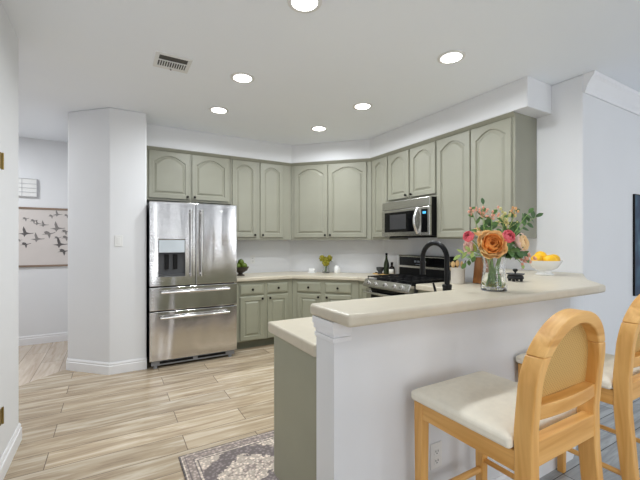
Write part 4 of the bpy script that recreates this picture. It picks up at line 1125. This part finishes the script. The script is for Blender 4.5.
def bloom(name, label, head, k, R_, face, mats, layers, group):
    """layers: (count, tilt deg, size factor, material index)"""
    t = thing(name, label, 'flower', head, 0, group)
    rnd = random.Random(k * 13 + 5)
    q = Vector(face).to_track_quat('Z', 'Y').to_matrix().to_4x4()
    bms = [nb() for _ in mats]
    for li, (cnt, tilt, sf, mi) in enumerate(layers):
        for i in range(cnt):
            a = 2 * PI * i / cnt + li * 0.7 + rnd.uniform(-0.15, 0.15)
            tl = tilt + rnd.uniform(-6, 6)
            mx = q @ Matrix.Translation((0, 0, -0.45 * R_)) @ Matrix.Rotation(a, 4, 'Z') @ Matrix.Translation((0, 0.05 * R_, 0)) @ Matrix.Rotation(rad(-tl), 4, 'X')
            petal(bms[mi], mx, R_ * 0.62 * sf * min(1.0, 4.2 / cnt + 0.25), R_ * 1.05 * sf, R_ * 0.28 * sf, R_ * 0.14 * tilt / 60, ruffle=R_ * 0.05, rnd=rnd)
    for (nm, m), b in zip(mats, bms): obj(nm, b, m, t, recalc=False, solid=0.0012, angle=80)
    bm = nb(); pts = [p - Vector(head) for p in stem_pts(Vector(head) - Vector(face).normalized() * R_ * 0.4, k)]
    tube(bm, [pts[0]] + bez(pts[0], pts[1], pts[2], 4)[1:] + bez(pts[2], pts[3], pts[4], 5)[1:], 0.0028, 7); obj('stem', bm, M['stem'], t)
    return t
toc = (-Fv)
ROSE = [(3, 4, 0.62, 0), (4, 12, 0.74, 0), (5, 22, 0.86, 0), (6, 34, 0.98, 0), (7, 48, 1.06, 1), (8, 64, 1.12, 1)]
PEONY = [(3, 2, 0.80, 0), (4, 8, 0.92, 0), (5, 15, 1.0, 0), (6, 24, 1.04, 0)]
OPEN = [(4, 6, 0.66, 0), (5, 20, 0.84, 0), (6, 38, 1.0, 0), (6, 58, 1.08, 1)]
G = 'blooms in the bar bouquet'
bloom('orange_rose', 'largest rose, orange with ruffled petals at the front of the bouquet', bq(485, 244, -0.055), 0, 0.071, toc + Vector((0, 0, 0.25)) - Rv * 0.15, [('inner_petals', M['rose_in']), ('outer_petals', M['rose_out'])], ROSE, G)
bloom('pink_peony', 'round pink bud at the left edge of the bouquet', bq(466.5, 237, -0.01), 1, 0.043, -Rv * 0.7 + toc * 0.7 + Vector((0, 0, 0.35)), [('petals', M['pink'])], PEONY, G)
bloom('pink_peony', 'round deep pink bud right of the large orange rose', bq(500, 237.5, -0.055), 2, 0.050, toc + Vector((0, 0, 0.45)) + Rv * 0.1, [('petals', M['pink'])], PEONY, G)
bloom('peach_rose', 'pale peach open rose at the right of the bouquet', bq(520, 243, 0.0), 3, 0.052, Rv * 0.6 + toc * 0.8 + Vector((0, 0, 0.2)), [('inner_petals', M['peach']), ('outer_petals', M['palepink'])], OPEN, G)
bloom('peach_rose', 'small peach bloom peeping over the top of the orange rose', bq(480, 232, 0.02), 4, 0.036, toc * 0.6 + Vector((0, 0, 1)), [('inner_petals', M['peach']), ('outer_petals', M['rose_out'])], OPEN, G)
bloom('pale_pink_rose', 'pale pink bloom low at the left behind the orange rose', bq(470, 247, 0.03), 5, 0.036, -Rv + toc * 0.6, [('inner_petals', M['palepink']), ('outer_petals', M['palepink'])], OPEN, G)
bloom('pale_pink_rose', 'pale pink bloom between the deep pink bud and the peach rose', bq(511, 236, 0.03), 6, 0.036, toc * 0.7 + Rv * 0.3 + Vector((0, 0, 0.6)), [('inner_petals', M['palepink']), ('outer_petals', M['palepink'])], OPEN, G)

def sprig(label, tip, k, m, bud=None, nl=6, ll=0.045, lw=0.013, bend=0.0, nbuds=8, br=0.007, spread=0.02, start=0.35):
    t = thing('foliage_sprig' if bud is None else 'blossom_sprig', label, 'foliage' if bud is None else 'flower', VB, 0, 'sprigs in the bar bouquet')
    rnd = random.Random(k * 7 + 3)
    P = [p - VB for p in stem_pts(tip, k)]
    up = P[2] + (P[4] - P[2]) * 0.55 + Vector((0, 0, bend))
    path = bez(P[0], P[1], P[2], 4) + bez(P[2], up, P[4], 9)[1:]
    bm = nb(); tube(bm, path, [0.0030] * 5 + [0.0030 - 0.00018 * i for i in range(9)], 6); obj('stem', bm, M['stem'], t)
    bm = nb(); seg = path[4:]
    for i in range(nl):
        u = start + (1.0 - start) * i / max(1, nl - 1); f = u * (len(seg) - 1); a = int(min(f, len(seg) - 2)); c = seg[a].lerp(seg[a + 1], f - a)
        d = (seg[a + 1] - seg[a]).normalized(); sd = d.cross(Fv).normalized() * (1 if i % 2 else -1)
        v = d * 0.55 + sd * 0.9 + Vector((rnd.uniform(-.5, .5), rnd.uniform(-.5, .5), rnd.uniform(-.2, .3)))
        if i == nl - 1 and bud is None: v = d
        leaf_patch(bm, c, v, ll * rnd.uniform(0.75, 1.15), lw * rnd.uniform(0.8, 1.15), up=(-Fv * 0.8 + Vector((0, 0, 0.6))).normalized(), curl=rnd.uniform(0.0, 0.3))
    obj('leaves', bm, m, t, recalc=False)
    if bud is not None:
        bm = nb()
        for i in range(nbuds):
            c = P[4] + Vector((rnd.gauss(0, spread), rnd.gauss(0, spread), rnd.gauss(0, spread * 0.8)))
            bmesh.ops.create_icosphere(bm, subdivisions=2, radius=br * rnd.uniform(0.7, 1.2), matrix=Matrix.Translation(c) @ Matrix.Diagonal((1, 1, 1.25, 1)))
            tube(bm, [P[4] - Vector((0, 0, 0.03)), c], 0.0009, 4)
        obj('blossoms', bm, bud, t)
    return t
sprig('green leafy sprig rising highest at the top of the bouquet', bq(483, 204, 0.02), 10, M['leafdark'], None, 6, 0.042, 0.012)
sprig('pink budded sprig at the top left of the bouquet', bq(470, 210, 0.01), 11, M['leaf'], M['bud'], 5, 0.036, 0.010, 0.02, 7, 0.006, 0.012, 0.3)
sprig('coral budded sprig beside the highest green sprig', bq(480, 212, 0.0), 12, M['leaf'], M['bud'], 5, 0.036, 0.010, 0.0, 9, 0.006, 0.016, 0.3)
sprig('pink budded sprig above the deep pink bud, left of centre', bq(489, 214, -0.01), 13, M['leaf'], M['bud'], 7, 0.04, 0.012, 0.0, 10, 0.006, 0.018, 0.2)
sprig('yellow-green blossom sprig in the top middle of the bouquet', bq(502, 217, 0.0), 14, M['leaf'], M['budgreen'], 7, 0.04, 0.012, 0.0, 20, 0.0065, 0.026, 0.2)
sprig('yellow-green blossom sprig low behind the deep pink bud', bq(507, 224, 0.02), 15, M['leafdark'], M['budgreen'], 7, 0.045, 0.013, 0.0, 16, 0.006, 0.026, 0.2)
sprig('orange budded sprig at the top right of the bouquet', bq(514, 211, 0.01), 16, M['leafdark'], M['budorange'], 5, 0.04, 0.010, 0.0, 8, 0.007, 0.012, 0.35)
sprig('long dark leafy sprig arching furthest right', bq(535, 217, 0.01), 17, M['leafdark'], None, 9, 0.046, 0.013, 0.05, start=0.45)
sprig('dark leafy sprig pointing up and right beside the orange buds', bq(527, 213, 0.0), 18, M['leaf'], None, 6, 0.046, 0.012, 0.03, start=0.5)
sprig('pale green leafy sprig drooping at the lower left of the bouquet', bq(458, 255, -0.01), 19, M['leafpale'], None, 6, 0.040, 0.011, 0.05, start=0.4)
sprig('yellowish leafy sprig drooping over the cutting board', bq(468, 264, 0.05), 20, M['leaf'], None, 5, 0.036, 0.011, 0.05, start=0.4)
sprig('dark green leaves filling the middle behind the orange rose', bq(490, 226, 0.03), 21, M['leafdark'], None, 14, 0.055, 0.017, 0.0, start=0.1)
sprig('green leaves filling the right behind the peach rose', bq(513, 231, 0.03), 22, M['leaf'], None, 14, 0.055, 0.017, 0.0, start=0.1)
sprig('dark leaves low on the right under the peach rose', bq(514, 252, -0.03), 23, M['leafdark'], None, 8, 0.055, 0.016, 0.03, start=0.1)
sprig('green leaves low in front of the vase rim', bq(503, 250, -0.05), 24, M['leaf'], None, 8, 0.05, 0.015, 0.02, start=0.1)
sprig('pink blossom cluster drooping below the peach rose', bq(523, 257, -0.01), 25, M['leaf'], M['bud'], 5, 0.035, 0.011, 0.05, 16, 0.007, 0.016, 0.3)
sprig('single pale leaf sprig on the far lower right, drooping to a pink petal', bq(519, 264, -0.01), 26, M['leafpale'], M['bud'], 3, 0.03, 0.009, 0.05, 2, 0.007, 0.004, 0.4)
bm = nb(); rnd = random.Random(5)
for i in range(34):
    a = rnd.uniform(0, 2 * PI); r = rnd.uniform(0.005, 0.044)
    leaf_patch(bm, VB + Vector((r * math.cos(a), r * math.sin(a), rnd.uniform(0.018, 0.03))), (math.cos(a + 1) * .4, math.sin(a + 1) * .4, rnd.uniform(0.2, 0.7)), 0.03, 0.010)
o = obj('submerged_leaves', bm, mat('pale_yellow_leaf', rgb(206, 200, 96), 0.5, var=0.2, scale=30), recalc=False)
o['kind'] = 'stuff'; tag(o, 'yellow-green leaves under water in the bouquet vase', 'leaves')
